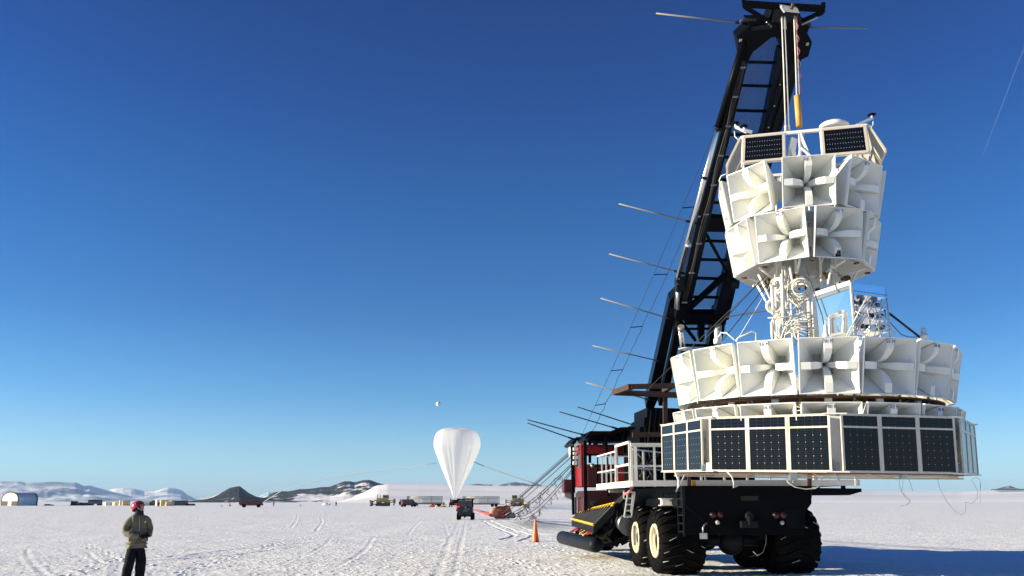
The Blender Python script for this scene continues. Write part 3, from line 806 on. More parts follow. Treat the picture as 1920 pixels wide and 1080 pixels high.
# fittings standing on the middle ring
ft = MB()
def ontop(px, py, Y, h=.12, r=.035):
    p = P(px, py, Y); ft.lathe([(r * 1.5, 0), (r * 1.5, h * .3), (r, h * .35), (r, h * .8), (r * .4, h)], 10, Matrix.Translation(p))
ontop(1345, 645, 14.9, .30, .045); ontop(1549, 634, 13.75, .24, .035); ontop(1733, 634, 15.2, .2, .05); ontop(1286, 655, 16.0, .03, .10)
ft.tube([P(1380, 640, 14.4), P(1384, 634, 14.4), P(1410, 622, 14.4), P(1417, 624, 14.4), P(1418, 640, 14.4)], .018, 8)
ft.tube([P(1347, 632, 14.8), P(1352, 624, 14.8), P(1362, 624, 14.7), P(1378, 638, 14.5)], .012, 6)
for i in range(10): ft.box(PAY.matrix_basis @ (ang(P0 + i * .4) * 2.4 + Vector((0, 0, 2.24))), (.08, .06, .03))
split(ft, 'ring_fitting', M['white'], PAY)
# support stays
sy_ = MB()
def stay(a, b, r): sy_.tube([a, b], r, 6)
stay(P(1437, 516, 15.6), P(1318, 640, 15.2), .009); stay(P(1437, 535, 15.6), P(1353, 640, 14.8), .009)
stay(P(1655, 578, 15.4), P(1727, 634, 15.3), .022); stay(P(1541, 590, 14.9), P(1549, 626, 13.8), .009); stay(P(1510, 500, 15.0), P(1541, 590, 14.9), .009)
stay(P(1560, 505, 15.0), P(1594, 530, 14.9), .011)
sy_.tube(wob(P(1655, 575, 15.3), P(1728, 628, 15.3), 7, .01, (-.05, 0, -.25)), .008, 6)
split(sy_, 'stay_wire', M['dcable'], PAY)

# top frame with four sides of small panels --------------------------------
tf = MB(); TA, TB, TZ1, TZ0, TPH = 1.14, 1.175, 6.53, 5.97, R(-15.7)
def TP(k, u, v, off=0.0):
    """side k, u -1..1 along, v 0 bottom..1 top"""
    a = TPH + k * math.pi / 2; n_ = ang(a); e = Vector((math.cos(a), math.sin(a), 0))
    slope = .0 if k in (0, 2) else .24
    r = TB + (TA - TB) * v + (1 - v) * slope
    hw_ = (TB + (TA - TB) * v)
    return n_ * (r + off) + e * u * hw_ + Vector((0, 0, TZ0 + (TZ1 - TZ0) * v))
side_frame = MB(); 
for k in range(4):
    a, b = TP(k, -1, 1), TP(k, 1, 1)
    tf.beam(a, b, .055, .055)
    tf.tube([a, Vector((a.x * .55, a.y * .55, 5.55))], .028, 8)
for k in (0, 2):
    for u in (-.98, -.30, -.06 if k == 0 else -.3, .28, .98): tf.beam(TP(k, u, 1), TP(k, u, -.12), .035, .035)
    for u in ((-.98, -.30), (.28, .98)): tf.beam(TP(k, u[0], 0), TP(k, u[1], 0), .035, .035)
tf.beam(TP(0, -.06, 1), TP(0, .12, -.25), .03, .05); tf.box(TP(0, -.18, .5, -.12), (.14, .05, .42), (.1, .2, .3)); tf.box(TP(0, -.15, .15, -.1), (.09, .05, .32), (0, -.25, .3))
tf.beam(TP(0, -.05, .4), TP(0, .18, -.15), .08, .03)
for k in range(2):
    tf.beam((0, 0, 6.5) , TP(k * 2, 0, 1), .05, .05); tf.tube([(0, 0, 6.5), (0, 0, 5.2)], .05, 10)
tf.build('top_frame', M['white'], PAY, local=True)
CELL2 = cell_material('small_solar_cells', (.0025, .0035, .007), .085)
def small_panel(k, u0, u1, off, tilt_=0.0):
    a, b, c, d = TP(k, u0, .03, off), TP(k, u1, .03, off), TP(k, u1, .97, off), TP(k, u0, .97, off)
    n_ = (b - a).cross(d - a).normalized()
    m = MB()
    for s_, e_2 in ((a, b), (b, c), (c, d), (d, a)): m.beam(s_, e_2, .045, .035, up=n_)
    o = m.build('upper_solar_panel', M['frame'], PAY, local=True)
    cen = (a + b + c + d) / 4; sc = lambda p: cen + (p - cen) * .93
    m = MB(); f_ = -.004
    m.quad([sc(a) - n_ * f_, sc(b) - n_ * f_, sc(c) - n_ * f_, sc(d) - n_ * f_], [(0, 0), (15, 0), (15, 5), (0, 5)])
    m.build('cells', CELL2, o, local=True, fix=False)
    m = MB(); m.prism([sc(a) - n_ * .006, sc(b) - n_ * .006, sc(c) - n_ * .006, sc(d) - n_ * .006], -n_ * .012); m.build('back_sheet', M['ins'], o, local=True)
for k in (0, 2): small_panel(k, -.96, -.32, .035); small_panel(k, .30, .96, .035)
for k in (1, 3): small_panel(k, -1.0, -.04, .03); small_panel(k, .04, 1.0, .03)
# dome and small disc antennas on arms
dm = MB(); c = PAY.matrix_basis.inverted() @ P(1563, 238, 15.6)
dm.lathe([(.30, -.06), (.30, .01), (.25, .06), (.16, .10), (.06, .12), (0, .122)], 24, Matrix.Translation(c)); dm.build('dome_antenna', M['white'], PAY, local=True)
for (px, py, Y, qx, qy, QY) in ((1635, 222, 15.4, 1605, 236, 15.0), (1379, 238, 15.6, 1400, 248, 15.5), (1395, 244, 15.3, 1410, 248, 15.3), (1395, 315, 15.3, 1395, 330, 15.3)):
    q0, q1 = P(px, py, Y), P(qx, qy, QY)
    m = MB(); m.beam(q1, q0, .05, .05); m.tube([q0, q0 + Vector((0, 0, .06))], .02, 8)
    o = m.build('antenna_arm', M['white'], PAY)
    m = MB(); m.lathe([(.04, 0), (.085, .012), (.08, .03), (.03, .05), (0, .055)], 16, Matrix.Translation(q0 + Vector((0, 0, .055)))); m.build('disc_antenna', M['black'], o)
m = MB(); m.tube([P(1637, 226, 15.4), P(1637, 234, 15.4), P(1630, 244, 15.3)], .010, 6); m.tube([P(1377, 246, 15.6), P(1378, 256, 15.5), P(1384, 262, 15.4)], .010, 6)
m.tube([P(1567, 310, 15.4), P(1580, 306, 15.4), P(1592, 294, 15.4)], .035, 8); m.tube([P(1348, 340, 15.5), P(1352, 330, 15.5), P(1362, 326, 15.4)], .012, 6)
split(m, 'top_cable', M['cable'], PAY)
# loose wires under the skirt
wires = MB(); D = 14.0; KW = .42
for pts, r in (([(1687, 897), (1686, 908), (1691, 922), (1697, 932), (1705, 938), (1707, 942), (1698, 947), (1689, 948), (1690, 953)], .006),
               ([(1693, 897), (1693, 910), (1690, 922), (1697, 928), (1707, 937), (1702, 947)], .005),
               ([(1704, 899), (1708, 908), (1711, 920)], .007),
               ([(1757, 894), (1762, 915), (1775, 940), (1790, 958), (1802, 965), (1809, 962), (1811, 950), (1810, 942), (1822, 944), (1832, 935), (1833, 922), (1827, 908), (1821, 900), (1827, 896), (1836, 897), (1839, 906), (1838, 920)], .006),
               ([(1838, 906), (1838, 945)], .004)):
    wires.tube([P(a, b, D) for a, b in pts], r * KW, 6)
split(wires, 'loose_wire', mat('thin_wire', (.10, .10, .10), .6), PAY)
wires = MB(); D = 14.2
for pts, r in (([(1472, 885), (1473, 895), (1478, 905), (1490, 913), (1510, 917), (1528, 916), (1540, 909), (1543, 902), (1535, 892), (1520, 886)], .009),
               ([(1363, 884), (1372, 893), (1376, 905), (1375, 914), (1384, 910)], .012),
               ([(1266, 886), (1272, 900), (1272, 912), (1267, 922), (1276, 905), (1284, 890)], .014), ([(1497, 884), (1487, 890), (1486, 905)], .010)):
    wires.tube([P(a, b, D) for a, b in pts], r, 6)
split(wires, 'loose_cable', M['cable'], PAY)
m = MB(); p = P(1693, 891, 13.9); m.box(p, (.1, .1, .08)); m.box(p - Vector((0, 0, .05)), (.25, .14, .015)); p = P(1487, 893, 13.9); m.box(p, (.12, .1, .14)); m.box(P(1319, 878, 14.0), (.06, .1, .1))
split(m, 'underside_box', M['steel'], PAY)
m = MB(); p = P(1571, 473, 14.85)
m.box(p, (.10, .012, .16)); o = m.build('picture_card', M['black'], PAY)
m = MB(); m.box(p + Vector((0, -.009, -.01)), (.045, .006, .09)); m.box(p + Vector((.003, -.0095, .04)), (.03, .006, .025)); m.build('picture', M['copper'], o)

# suspension ------------------------------------------------------------
for i, (x0, x1, y1, r) in enumerate(((1465, 1473, 236, .014), (1470, 1479, 236, .014), (1488, 1494, 182, .014), (1491, 1499, 182, .014))):
    m = MB(); a, b = P(x0, 14, 15.93), P(x1, y1, 15.1 + .55)
    m.tube([a, a.lerp(b, .5) + Vector((.004, 0, 0)), b], r, 6); m.tube([a - Vector((0, 0, .15)), a - Vector((0, 0, .5))], r * 1.7, 8)
    if i < 2: m.tube([b, b - Vector((0, 0, .12))], r * 2, 8)
    tag(m.build('suspension_cable', M['cable']), ['white hoist cable leftmost of the pair left of the tan sleeve', 'white hoist cable second from left, just right of the leftmost one', 'white hoist cable entering the left half of the tan sleeve', 'white hoist cable entering the right half of the tan sleeve'][i], 'cable', 'hoist cables above the payload')
m = MB(); pts = []
for i in range(40):
    t = i / 39; pts.append(P(1493 + 9 * t + 2.5 * math.sin(i * 1.1), 20 + 160 * t, 15.9 - .25 * t))
m.tube(pts, .010, 5); tag(m.build('twisted_line', mat('red_cord', (.35, .05, .04), .6)), 'thin red cord twisted around the hoist cables above the tan sleeve', 'cord')
m = MB(); a, b = P(1494.5, 180, 15.62), P(1499, 238, 15.6); d = (b - a)
m.tube([a, b], .062, 20); tag(m.build('cable_sleeve', M['tan']), 'tan cylindrical sleeve around the hoist cable on top of the payload', 'sleeve')

# ------------------------------------------------------------------ the launch truck
O_ = Vector((5.57, 19.6, 0)); WV = Vector((.996, .09, 0)); DV = Vector((-.09, .996, 0))
def T(a, b, c=0.0): return O_ + WV * a + DV * b + Vector((0, 0, c))
TRM = Matrix((WV, DV, Vector((0, 0, 1)))).transposed()
TRK = empty('crane_truck', (5.1, 24.5, 0))
tag(TRK, 'huge black and red crane truck on fat tyres, tall dark boom raised', 'truck')
def tbox(m, a, b, c, da, db, dc, rot=None, mi=0):
    m.box(T(a, b, c), (da, db, dc), TRM if rot is None else TRM @ Euler(rot).to_matrix(), mi)
def dark(px, py, Y): return P(px, py, Y)

# wheels
def wheel_meshes():
    ty = MB(); xf = Matrix.Rotation(math.pi / 2, 4, 'Y')
    half = [(.40, .40), (.41, .47), (.46, .53), (.56, .565), (.66, .56), (.73, .52), (.765, .45), (.785, .25), (.79, 0)]
    prof = [(r, -z) for r, z in half] + [(r, z) for r, z in half[::-1][1:]]
    ty.lathe(prof, 48, xf)
    for s in (-1, 1):
        for k in range(21):
            a0 = (k + (.5 if s > 0 else 0)) * 2 * math.pi / 21
            path = [(.02, .785, 0), (.2, .785, .10), (.38, .78, .20), (.50, .745, .27), (.55, .67, .31), (.575, .59, .33)]
            hgt = [.045, .045, .045, .04, .03, .008]; wdt = [.05, .05, .055, .06, .055, .04]
            vs = []; fs = []
            for (x, r, da), h, wd in zip(path, hgt, wdt):
                for (dr, dw) in ((-.02, -wd / 2), (h, -wd / 2 * .8), (h, wd / 2 * .8), (-.02, wd / 2)):
                    a = a0 - da + dw / r
                    if x >= .5 and dr > 0: vs.append((s * (x + h * .8), (r + h * .25) * math.sin(a), (r + h * .25) * math.cos(a)))
                    else: vs.append((s * x, (r + dr) * math.sin(a), (r + dr) * math.cos(a)))
            n_ = len(path)
            for i in range(n_ - 1):
                for j in range(3): fs.append((i * 4 + j, i * 4 + j + 1, i * 4 + j + 5, i * 4 + j + 4))
            fs.append((0, 1, 2, 3)); fs.append(tuple((n_ - 1) * 4 + j for j in range(4)))
            ty.add(vs, fs)
            if random.random() < .6:                      # packed snow left along the lug's edge
                i0 = random.choice((0, 1, 2)); i1 = i0 + 1; pts = []
                for i in range(i0, i1 + 1):
                    for tt in (0, .5):
                        if i == i1 and tt: continue
                        x = path[i][0] + (path[min(i + 1, 5)][0] - path[i][0]) * tt; r = (path[i][1] + (path[min(i + 1, 5)][1] - path[i][1]) * tt) + .045; da = path[i][2] + (path[min(i + 1, 5)][2] - path[i][2]) * tt
                        a = a0 - da - (wdt[i] * .42) / r
                        pts.append((s * x, r * math.sin(a), r * math.cos(a)))
                ty.tube(pts, [random.uniform(.002, .008) for _ in pts], 5, mi=1)
    ri = MB(); ri.lathe([(.405, -.44), (.415, -.50), (.405, -.535), (.375, -.55), (.345, -.54), (.335, -.50), (.33, -.44)], 40, xf)
    di = MB(); di.lathe([(.335, -.44), (.20, -.40), (.17, -.46), (.13, -.47), (.0, -.47)], 32, xf, smooth=False)
    for k in range(10):
        a = k * math.pi / 5; di.box((-.42, .24 * math.sin(a), .24 * math.cos(a)), (.03, .035, .035))
    me = ty.mesh('tyre', [M['rubber'], mat('caked_snow', (.62, .62, .64), .8)])
    import bmesh
    bb = bmesh.new(); bb.from_mesh(me); bmesh.ops.recalc_face_normals(bb, faces=bb.faces); bb.to_mesh(me); bb.free()
    return me, ri.mesh('rim', M['cream']), di.mesh('hub_plate', M['dgrey'])
WT, WRI, WDI = wheel_meshes()
for a, b, side in ((-1.43, 1.40, 1), (-1.43, 3.35, 1), (1.42, 1.40, -1), (1.42, 3.35, -1), (-1.43, 11.5, 1), (1.42, 11.5, -1)):
    o = bpy.data.objects.new('wheel', WT); col.objects.link(o); o.parent = TRK
    m4 = TRM.to_4x4() @ Matrix.Rotation(random.uniform(0, 6), 4, 'X')
    if side < 0: m4 = TRM.to_4x4() @ Matrix.Rotation(random.uniform(0, 6), 4, 'X') @ Matrix.Scale(-1, 4, (1, 0, 0))
    m4.translation = T(a, b, .80) - TRK.location; o.matrix_local = m4
    for nm, me in (('rim', WRI), ('hub_plate', WDI)):
        c = bpy.data.objects.new(nm, me); col.objects.link(c); c.parent = o

# chassis and rear plate
m = MB()
m.prism([P(1283, 911, 19.6), P(1521, 911, 19.6), P(1522, 944, 19.6), P(1510, 961, 19.6), P(1509, 1003, 19.6), P(1283, 1003, 19.6)], DV * .12)
m.build('rear_plate', M['plate'], TRK, bevel=.01)
m = MB()
tbox(m, -.06, 5.6, 1.85, 2.95, 10.9, .52); tbox(m, -.06, 5.6, 1.35, 1.6, 10.9, .6); tbox(m, -.06, 12.0, 1.5, 2.0, 3.5, .7)
tbox(m, -1.2, 5.6, 1.75, .3, 1.6, 1.0); tbox(m, -1.3, 6.8, 1.3, .35, .8, .8)
m.build('chassis', M['black'], TRK, bevel=.01)
m = MB()
for b in (1.4, 3.35, 11.5):
    m.tube([T(-1.2, b, .80), T(1.2, b, .80)], .14, 14); m.lathe([(.0, -.22), (.22, -.2), (.32, -.08), (.34, 0), (.32, .08), (.22, .2), (0, .22)], 20, Matrix.Translation(T(-.05, b - .05, .78)) @ Matrix.Rotation(math.pi / 2, 4, 'X'))
    for s in (-.75, .7): tbox(m, s, b, 1.02, .16, .5, .34)
m.tube([T(-.05, 1.5, .85), T(-.05, 11, .9)], .07, 10)
for i in range(14): tbox(m, random.uniform(-1.0, 1.0), random.uniform(.5, 6.5), random.uniform(.95, 1.25), random.uniform(.1, .4), random.uniform(.1, .5), random.uniform(.1, .3))
m.build('axles', M['dgrey'], TRK)
m = MB(); m.tube([P(1437, 1000, 19.7), P(1436, 1020, 19.75), P(1430, 1036, 19.8), P(1420, 1042, 19.8), P(1412, 1034, 19.9)], .008, 6); m.build('air_hose', M['rod'], TRK)
m = MB()
for k in range(5): tbox(m, -1.28 + .02 * k, 7.3 + k * .02, .9 + k * .12, .02, .02, .02)
for q in ((1171, 978, 24.6), ):
    m.tube([P(1163, 965, 25.6), P(1180, 985, 23.6)], .30, 22)
    m.tube([P(1163.3, 965, 25.55), P(1164.5, 966.5, 25.4)], .315, 22); m.tube([P(1172, 976, 24.6), P(1173, 977, 24.5)], .315, 22)
split(m, 'air_tank', M['tank'], TRK)
m = MB()
for i in range(10): m.box(P(1150 + random.uniform(-15, 25), 1000 + random.uniform(-10, 10), 26 + random.uniform(-1, 1)), (.3, .5, .25), (random.random(), random.random(), random.random()))
m.prism([P(1096, 998, 25.5), P(1118, 992, 25.5), P(1162, 935, 24), P(1186, 925, 23.2), P(1186, 950, 23.2), P(1150, 990, 24.5), P(1138, 1020, 25.5), P(1110, 1016, 25.5)], DV * .6)
m.build('side_truss', M['black'], TRK)
m = MB()
for i in range(6): m.beam(P(1120 + 8 * i, 985 - 8.0 * i, 25 - .15 * i), P(1142 + 8 * i, 994 - 11 * i, 24.8 - .15 * i), .05, .08)
m.beam(P(1108, 990, 25.3), P(1172, 930, 23.6), .07, .14); m.beam(P(1128, 1008, 25.2), P(1180, 938, 23.6), .07, .12)
m.build('truss_braces', M['dgrey'], TRK)
m = MB(); m.box(P(1190, 1004, 22.6) , (.06, .06, .5)); tbox(m, -1.35, 4.6, .95, .1, .18, .55)
m.build('bracket', M['steel'], TRK)

# lamps and hitch on the rear plate
for px, py, r, mt_, nm in ((1337, 965.5, .072, 'lampr', 'tail_lamp'), (1350, 965, .072, 'lampr', 'tail_lamp'), (1455, 966, .072, 'lampr', 'tail_lamp'), (1468, 966, .072, 'lampr', 'tail_lamp'),
                           (1345, 979.5, .052, 'lampw', 'work_lamp'), (1466, 980, .052, 'lampw', 'work_lamp')):
    m = MB(); c = P(px, py, 19.57)
    m.lathe([(r, 0), (r, .03), (r * .8, .055), (0, .065)], 18, Matrix.Translation(c) @ Matrix.Rotation(math.pi / 2, 4, 'X')); o = m.build(nm, M[mt_], TRK)
    m = MB(); m.lathe([(r * 1.25, 0), (r * 1.25, .025), (r * 1.02, .03)], 18, Matrix.Translation(c) @ Matrix.Rotation(math.pi / 2, 4, 'X')); m.build('lamp_ring', M['black'], o)
m = MB(); m.box(P(1404, 983, 19.5), (.38, .16, .15)); m.lathe([(.09, 0), (.11, .06), (.09, .14)], 16, Matrix.Translation(P(1404, 968, 19.6)) @ Matrix.Rotation(math.pi / 2, 4, 'X')); m.box(P(1404, 976, 19.45), (.05, .22, .2)); m.build('tow_hitch', M['dgrey'], TRK, bevel=.008)
m = MB(); m.box(P(1405, 934.5, 19.62), (.40, .05, .10)); m.build('step_slot', mat('slot_black', (.004, .004, .004), .7), TRK)
m = MB(); m.box(P(1319, 1005, 19.4), (.15, .12, .13)); m.tube([P(1318, 999, 19.42), P(1318, 990, 19.45), P(1320, 985, 19.45), P(1325, 981, 19.5)], .018, 8); m.build('signal_bracket', M['steel'], TRK)
m = MB(); tbox(m, .95, .0, 1.35, .35, .2, .42); tbox(m, 1.35, .4, 1.65, .05, .05, .14); m.beam(P(1352, 1003, 19.55), P(1288, 951, 19.55), .03, .05); split(m, 'plate_brace', M['black'], TRK)
# ladder on the body's left flank, white service boxes
m = MB(); 
for s in (0, .42): m.beam(T(-1.56, .2 + s, 2.1), T(-1.56, .2 + s, .95), .04, .04)
for k in range(6): m.beam(T(-1.56, .2, 1.05 + .19 * k), T(-1.56, .62, 1.05 + .19 * k), .025, .025)
m.build('body_ladder', M['dgrey'], TRK)
m = MB(); m.box(P(1247, 941, 20.9), (.19, .28, .17)); m.box(P(1256, 935, 20.8), (.5, .4, .02)); m.box(P(1256, 947.5, 20.8), (.5, .4, .02)); m.build('service_box', M['rail'], TRK)
m = MB(); m.box(P(1265, 941.5, 20.8), (.22, .26, .14)); m.build('meter_box', M['grey'], TRK)
m = MB()
for px in (1244, 1255, 1267, 1278): m.beam(P(px, 934, 20.7), P(px, 925, 20.7), .018)
m.beam(P(1243, 925, 20.7), P(1283, 925.5, 20.6), .02); m.build('small_rail', M['dgrey'], TRK)

# platform with its railings -------------------------------------------------
XL, Y0_ = P(1185, 905, 20).x, 20.0
def A(s, z, off=0.0): return Vector((XL - .09 * s - off, Y0_ + s, z))
zb = P(1200, 912, 20).z; zt = P(1200, 836, 20).z; XR = P(1615, 905, 20).x
def C(x, z, dy=0.0): return Vector((x, Y0_ + .09 * (x - XL) * .3 + dy, z))
m = MB()
m.prism([A(0, zb + .03), C(XR, zb + .03), C(XR, zb + .03, 2.5), T(1.5, 6, zb + .03), T(1.5, 8, zb + .03), A(4.2, zb + .03)], (0, 0, .05)); m.build('platform_deck', M['dgrey'], TRK)
m = MB(); m.prism([P(1480, 914, 20.2), P(1615, 916, 20.2), P(1616, 922, 20.2), P(1608, 924, 20.2), P(1593, 928.5, 20.2), P(1480, 929, 20.2)], DV * .5)
m.beam(P(1530, 915, 20.4), P(1536, 915, 20.4), .1, .1); m.beam(P(1578, 915, 20.4), P(1584, 915, 20.4), .1, .1); m.build('outrigger_beam', M['black'], TRK)
m = MB(); m.beam(C(XL, zb + .07, -.03), C(XR, zb + .09, -.03), .06, .14); o = m.build('platform_beam', M['rail'], TRK)
m = MB(); m.beam(A(0, zb + .06, .02), A(4.2, zb + .06, .02), .06, .15); m.build('platform_beam', M['rail'], TRK)
def fence(pts, name, z0, z1, n, wd=.036, mid=True):
    m = MB(); a, b = pts; a, b = Vector(a), Vector(b)
    for i in range(n + 1):
        p = a.lerp(b, i / n); m.beam(p + Vector((0, 0, z0)), p + Vector((0, 0, z1)), wd, wd, up=(0, 1, 0))
    m.beam(a + Vector((0, 0, z1)), b + Vector((0, 0, z1)), wd * 1.1, wd)
    if mid: m.beam(a + Vector((0, 0, (z0 + z1) / 2)), b + Vector((0, 0, (z0 + z1) / 2)), wd * .9, wd * .9)
    return m.build(name, M['rail'], TRK)
g0 = lambda s: A(s, 0)
fence((g0(4.2), g0(1.75)), 'side_railing', zb, zt - .03, 4)
fence((g0(1.7), g0(.15)), 'gate_railing', zb, zt + .10, 1, .06)
fence((g0(4.2), g0(4.2) + Vector((1.0, 0, 0))), 'front_railing', zb, zt - .03, 2)
fence((A(1.9, 0, -1.3), A(.4, 0, -.12)), 'inner_railing', zb, zt - .06, 3)
fence((A(4.0, 0, -2.4), A(2.0, 0, -2.4)), 'inner_railing', zb, zt - .06, 4)
fence((C(XL, 0), C(XL + 5.0, 0)), 'rear_railing', zb, zt, 9, .05)
m = MB(); m.beam(C(XL - .02, zt + .04), C(XL + 1.6, zt + .04), .12, .05); m.beam(C(XL + .1, zb), C(XL + .1, zt), .07, .07, up=(0, 1, 0))
for px in (1527, 1605): m.beam(P(px, 912, 20.1), P(px, 880, 20.1), .06, .06, up=(0, 1, 0))
split(m, 'railing_post', M['rail'], TRK)
for px, Y, y0, y1, nm in ((1292, 19.7, 935, 878, 0), (1517.5, 19.7, 934, 878, 1)):
    m = MB(); m.beam(P(px, y0, Y), P(px, y1, Y), .085, .085, up=(0, 1, 0)); m.beam(P(px, y0 + 0, Y - .06), P(px, y0 - 16, Y - .06), .10, .03, up=(0, 1, 0)); m.build('brown_post', M['brown'], TRK)
m = MB(); m.box(P(1301, 906, 19.75), (.10, .02, .12)); m.build('warning_label', mat('label_yellow', (.75, .42, .02), .5), TRK)
m = MB(); m.box(P(1145.5, 914, 23), (.11, .02, .13)); m.build('warning_label', mat('label_cream', (.75, .55, .2), .5), TRK)
m = MB(); m.box(P(1156, 916, 23.2), (.42, .3, .22)); m.build('junction_box', M['grey'], TRK)
m = MB()
a, b = P(1181, 923, 21.6), P(1174, 969, 21.6)
for dx in (0, .18): m.beam(a + Vector((dx - .05, 0, 0)), b + Vector((dx - .05, 0, 0)), .03, .05, up=(0, 1, 0))
for k in range(5): m.beam(a.lerp(b, k / 4) + Vector((-.05, 0, 0)), a.lerp(b, k / 4) + Vector((.13, 0, 0)), .025, .04)
m.prism([P(1185.5, 923, 21.4), P(1190, 923, 21.4), P(1187, 951, 21.4), P(1182, 962, 21.4)], (0, .02, 0)); m.beam(P(1169.5, 935, 21.7), P(1169.5, 920, 21.7), .03); m.beam(P(1169, 934, 21.7), P(1175, 936, 21.7), .03); m.build('access_ladder', M['rail'], TRK)
m = MB(); m.tube([P(1187, 911, 21.2), P(1183, 917, 21.3), P(1178, 924, 21.4), P(1170, 927, 21.5)], .035, 8); m.build('pink_strap', mat('pink_strap', (.5, .15, .17), .7), TRK)

# machinery on the deck
m = MB()
for a_, b_, c_, da, db, dc in ((-.55, 5.2, 3.0, 1.6, 1.6, 1.8), (.35, 5.4, 2.7, 1.4, 2.0, 1.1), (-1.15, 6.6, 2.8, .5, .8, 1.4), (-.9, 7.2, 3.15, .45, .5, 2.0), (.9, 3.5, 2.45, .8, 1.0, .5), (-.3, 3.0, 2.5, .9, .8, .5), (1.1, 7.5, 2.8, 1.0, 1.2, 1.4)):
    tbox(m, a_, b_, c_, da, db, dc)
m.build('crane_base', M['black'], TRK, bevel=.015)
m = MB(); m.prism([P(1213, 764, 23.9), P(1290, 766, 23.9), P(1290, 900, 23.9), P(1199, 900, 23.9), P(1199, 801, 23.9), P(1207, 800, 23.9), P(1208, 783, 23.9), P(1213, 782, 23.9)], DV * 1.6)
for i in range(5): m.tube([P(1222 + 9 * i, 770, 23.8), P(1216 + 8 * i, 830, 23.7), P(1222 + 9 * i, 895, 23.7)], .04, 6)
m.build('winch_tower', M['plate'], TRK, bevel=.01)
m = MB()
for k in range(12): m.tube(wob(P(random.uniform(1190, 1238), 850, 22.8), P(random.uniform(1188, 1238), 900, 22.6), 3, .06), .02, 5)
m.build('hydraulic_hoses', M['dcable'], TRK)

# cab ------------------------------------------------------------------
m = MB()
cx0, cx1, cy0, cy1, cz0, cz1 = 2.24, 5.6, 27.0, 28.8, 2.22, 3.50
def cabp(x, y, z): return Vector((x - .09 * (y - cy0), y, z))
def cbox(m, x0, x1, y0, y1, z0, z1): m.prism([cabp(x0, y0, z0), cabp(x1, y0, z0), cabp(x1, y0, z1), cabp(x0, y0, z1)], DV * (y1 - y0))
cbox(m, cx0, cx1, cy0, cy0 + .06, cz0, 2.92); cbox(m, cx0, cx1, cy0, cy0 + .06, 3.27, cz1)
for x in (cx0, 3.3, 4.4, 5.48): cbox(m, x, x + .14, cy0, cy0 + .06, 2.90, 3.29)
cbox(m, cx0, cx0 + .06, cy0 + .06, cy1, cz0, 2.9); cbox(m, cx0, cx0 + .06, cy0 + .06, cy1, 3.3, cz1)
cbox(m, cx0, cx0 + .06, cy0 + .06, cy0 + .3, 2.9, 3.3); cbox(m, cx0, cx0 + .06, cy1 - .3, cy1, 2.9, 3.3)
cbox(m, cx0, cx1, cy0, cy1, cz1, cz1 + .07); cbox(m, cx0, cx1, cy1, cy1 + .06, cz0, 2.8); cbox(m, cx0, cx1, cy1, cy1 + .06, 3.3, cz1)
cab = m.build('cab', M['red'], TRK, bevel=.01)
m = MB(); 
for x in (cx0 + .55, 3.1, 4.0): m.lathe([(.05, 0), (.08, .02), (.08, .05), (.03, .07)], 10, Matrix.Translation(cabp(x, cy0 + .4, cz1 + .07)))
m.build('roof_fitting', M['red'], cab)
m = MB(); cbox(m, cx0 + .02, cx0 + .04, cy0 + .3, cy1 - .3, 2.9, 3.3); m.build('side_window', M['glassd'], cab)
m = MB(); cbox(m, cx0 + .16, cx1, cy0 + .5, cy0 + 1.2, 2.25, 2.95); m.build('seats', M['dgrey'], cab)
m = MB(); cbox(m, cx0 + 1.1, cx0 + 1.75, cy0 - .35, cy0 - .01, cz0 - .15, 2.78); m.build('red_cabinet', mat('bright_red_paint', (.38, .015, .018), .4, 0, .05), TRK, bevel=.01)
m = MB(); cbox(m, cx0 + .2, cx0 + 1.0, cy0 - .1, cy0 - .01, 2.25, 2.85); m.build('shaded_rear_panel', M['dred'], TRK)  # maroon instead of cab red: shade on the rear wall put into colour
m = MB(); m.lathe([(.06, 0), (.07, .02), (.06, .04), (.02, .045)], 16, Matrix.Translation(P(1111, 873, 26.8)) @ Matrix.Rotation(math.pi / 2, 4, 'X')); m.build('gauge', M['steel'], TRK)
m = MB(); m.prism([P(1097, 920, 26.6), P(1190, 918, 26.6), P(1170, 945, 26.6), P(1160, 968, 26.6), P(1098, 975, 26.6)], DV * 1.5); m.build('front_body', M['dred'], TRK)
m = MB(); m.box(P(1110, 943, 26.4), (.34, .2, .36)); o = m.build('lamp_housing', M['dred'], TRK); m = MB(); m.box(P(1112.5, 943, 26.28), (.17, .03, .11)); m.build('lamp_lens', M['glassd'], o)
m = MB(); m.prism([P(1058, 899, 28.6), P(1076, 899, 28.6), P(1076, 923, 28.6), P(1058, 923, 28.6)], DV * .5); m.build('step_box', M['dred'], TRK)
m = MB(); m.box(P(1066, 923, 28.5), (.42, .4, .03)); m.build('step_tread', M['red'], TRK)
m = MB(); m.prism([P(1058, 923.5, 28.6), P(1076, 923.5, 28.6), P(1076, 938, 28.6), P(1059, 931, 28.6)], DV * .5); m.build('step_skirt', M['grey'], TRK)
m = MB(); m.box(P(1088, 928, 27.4), (.35, .4, .14)); m.box(P(1079, 945, 28), (.05, .05, .7)); m.build('cab_step', M['grey'], TRK)
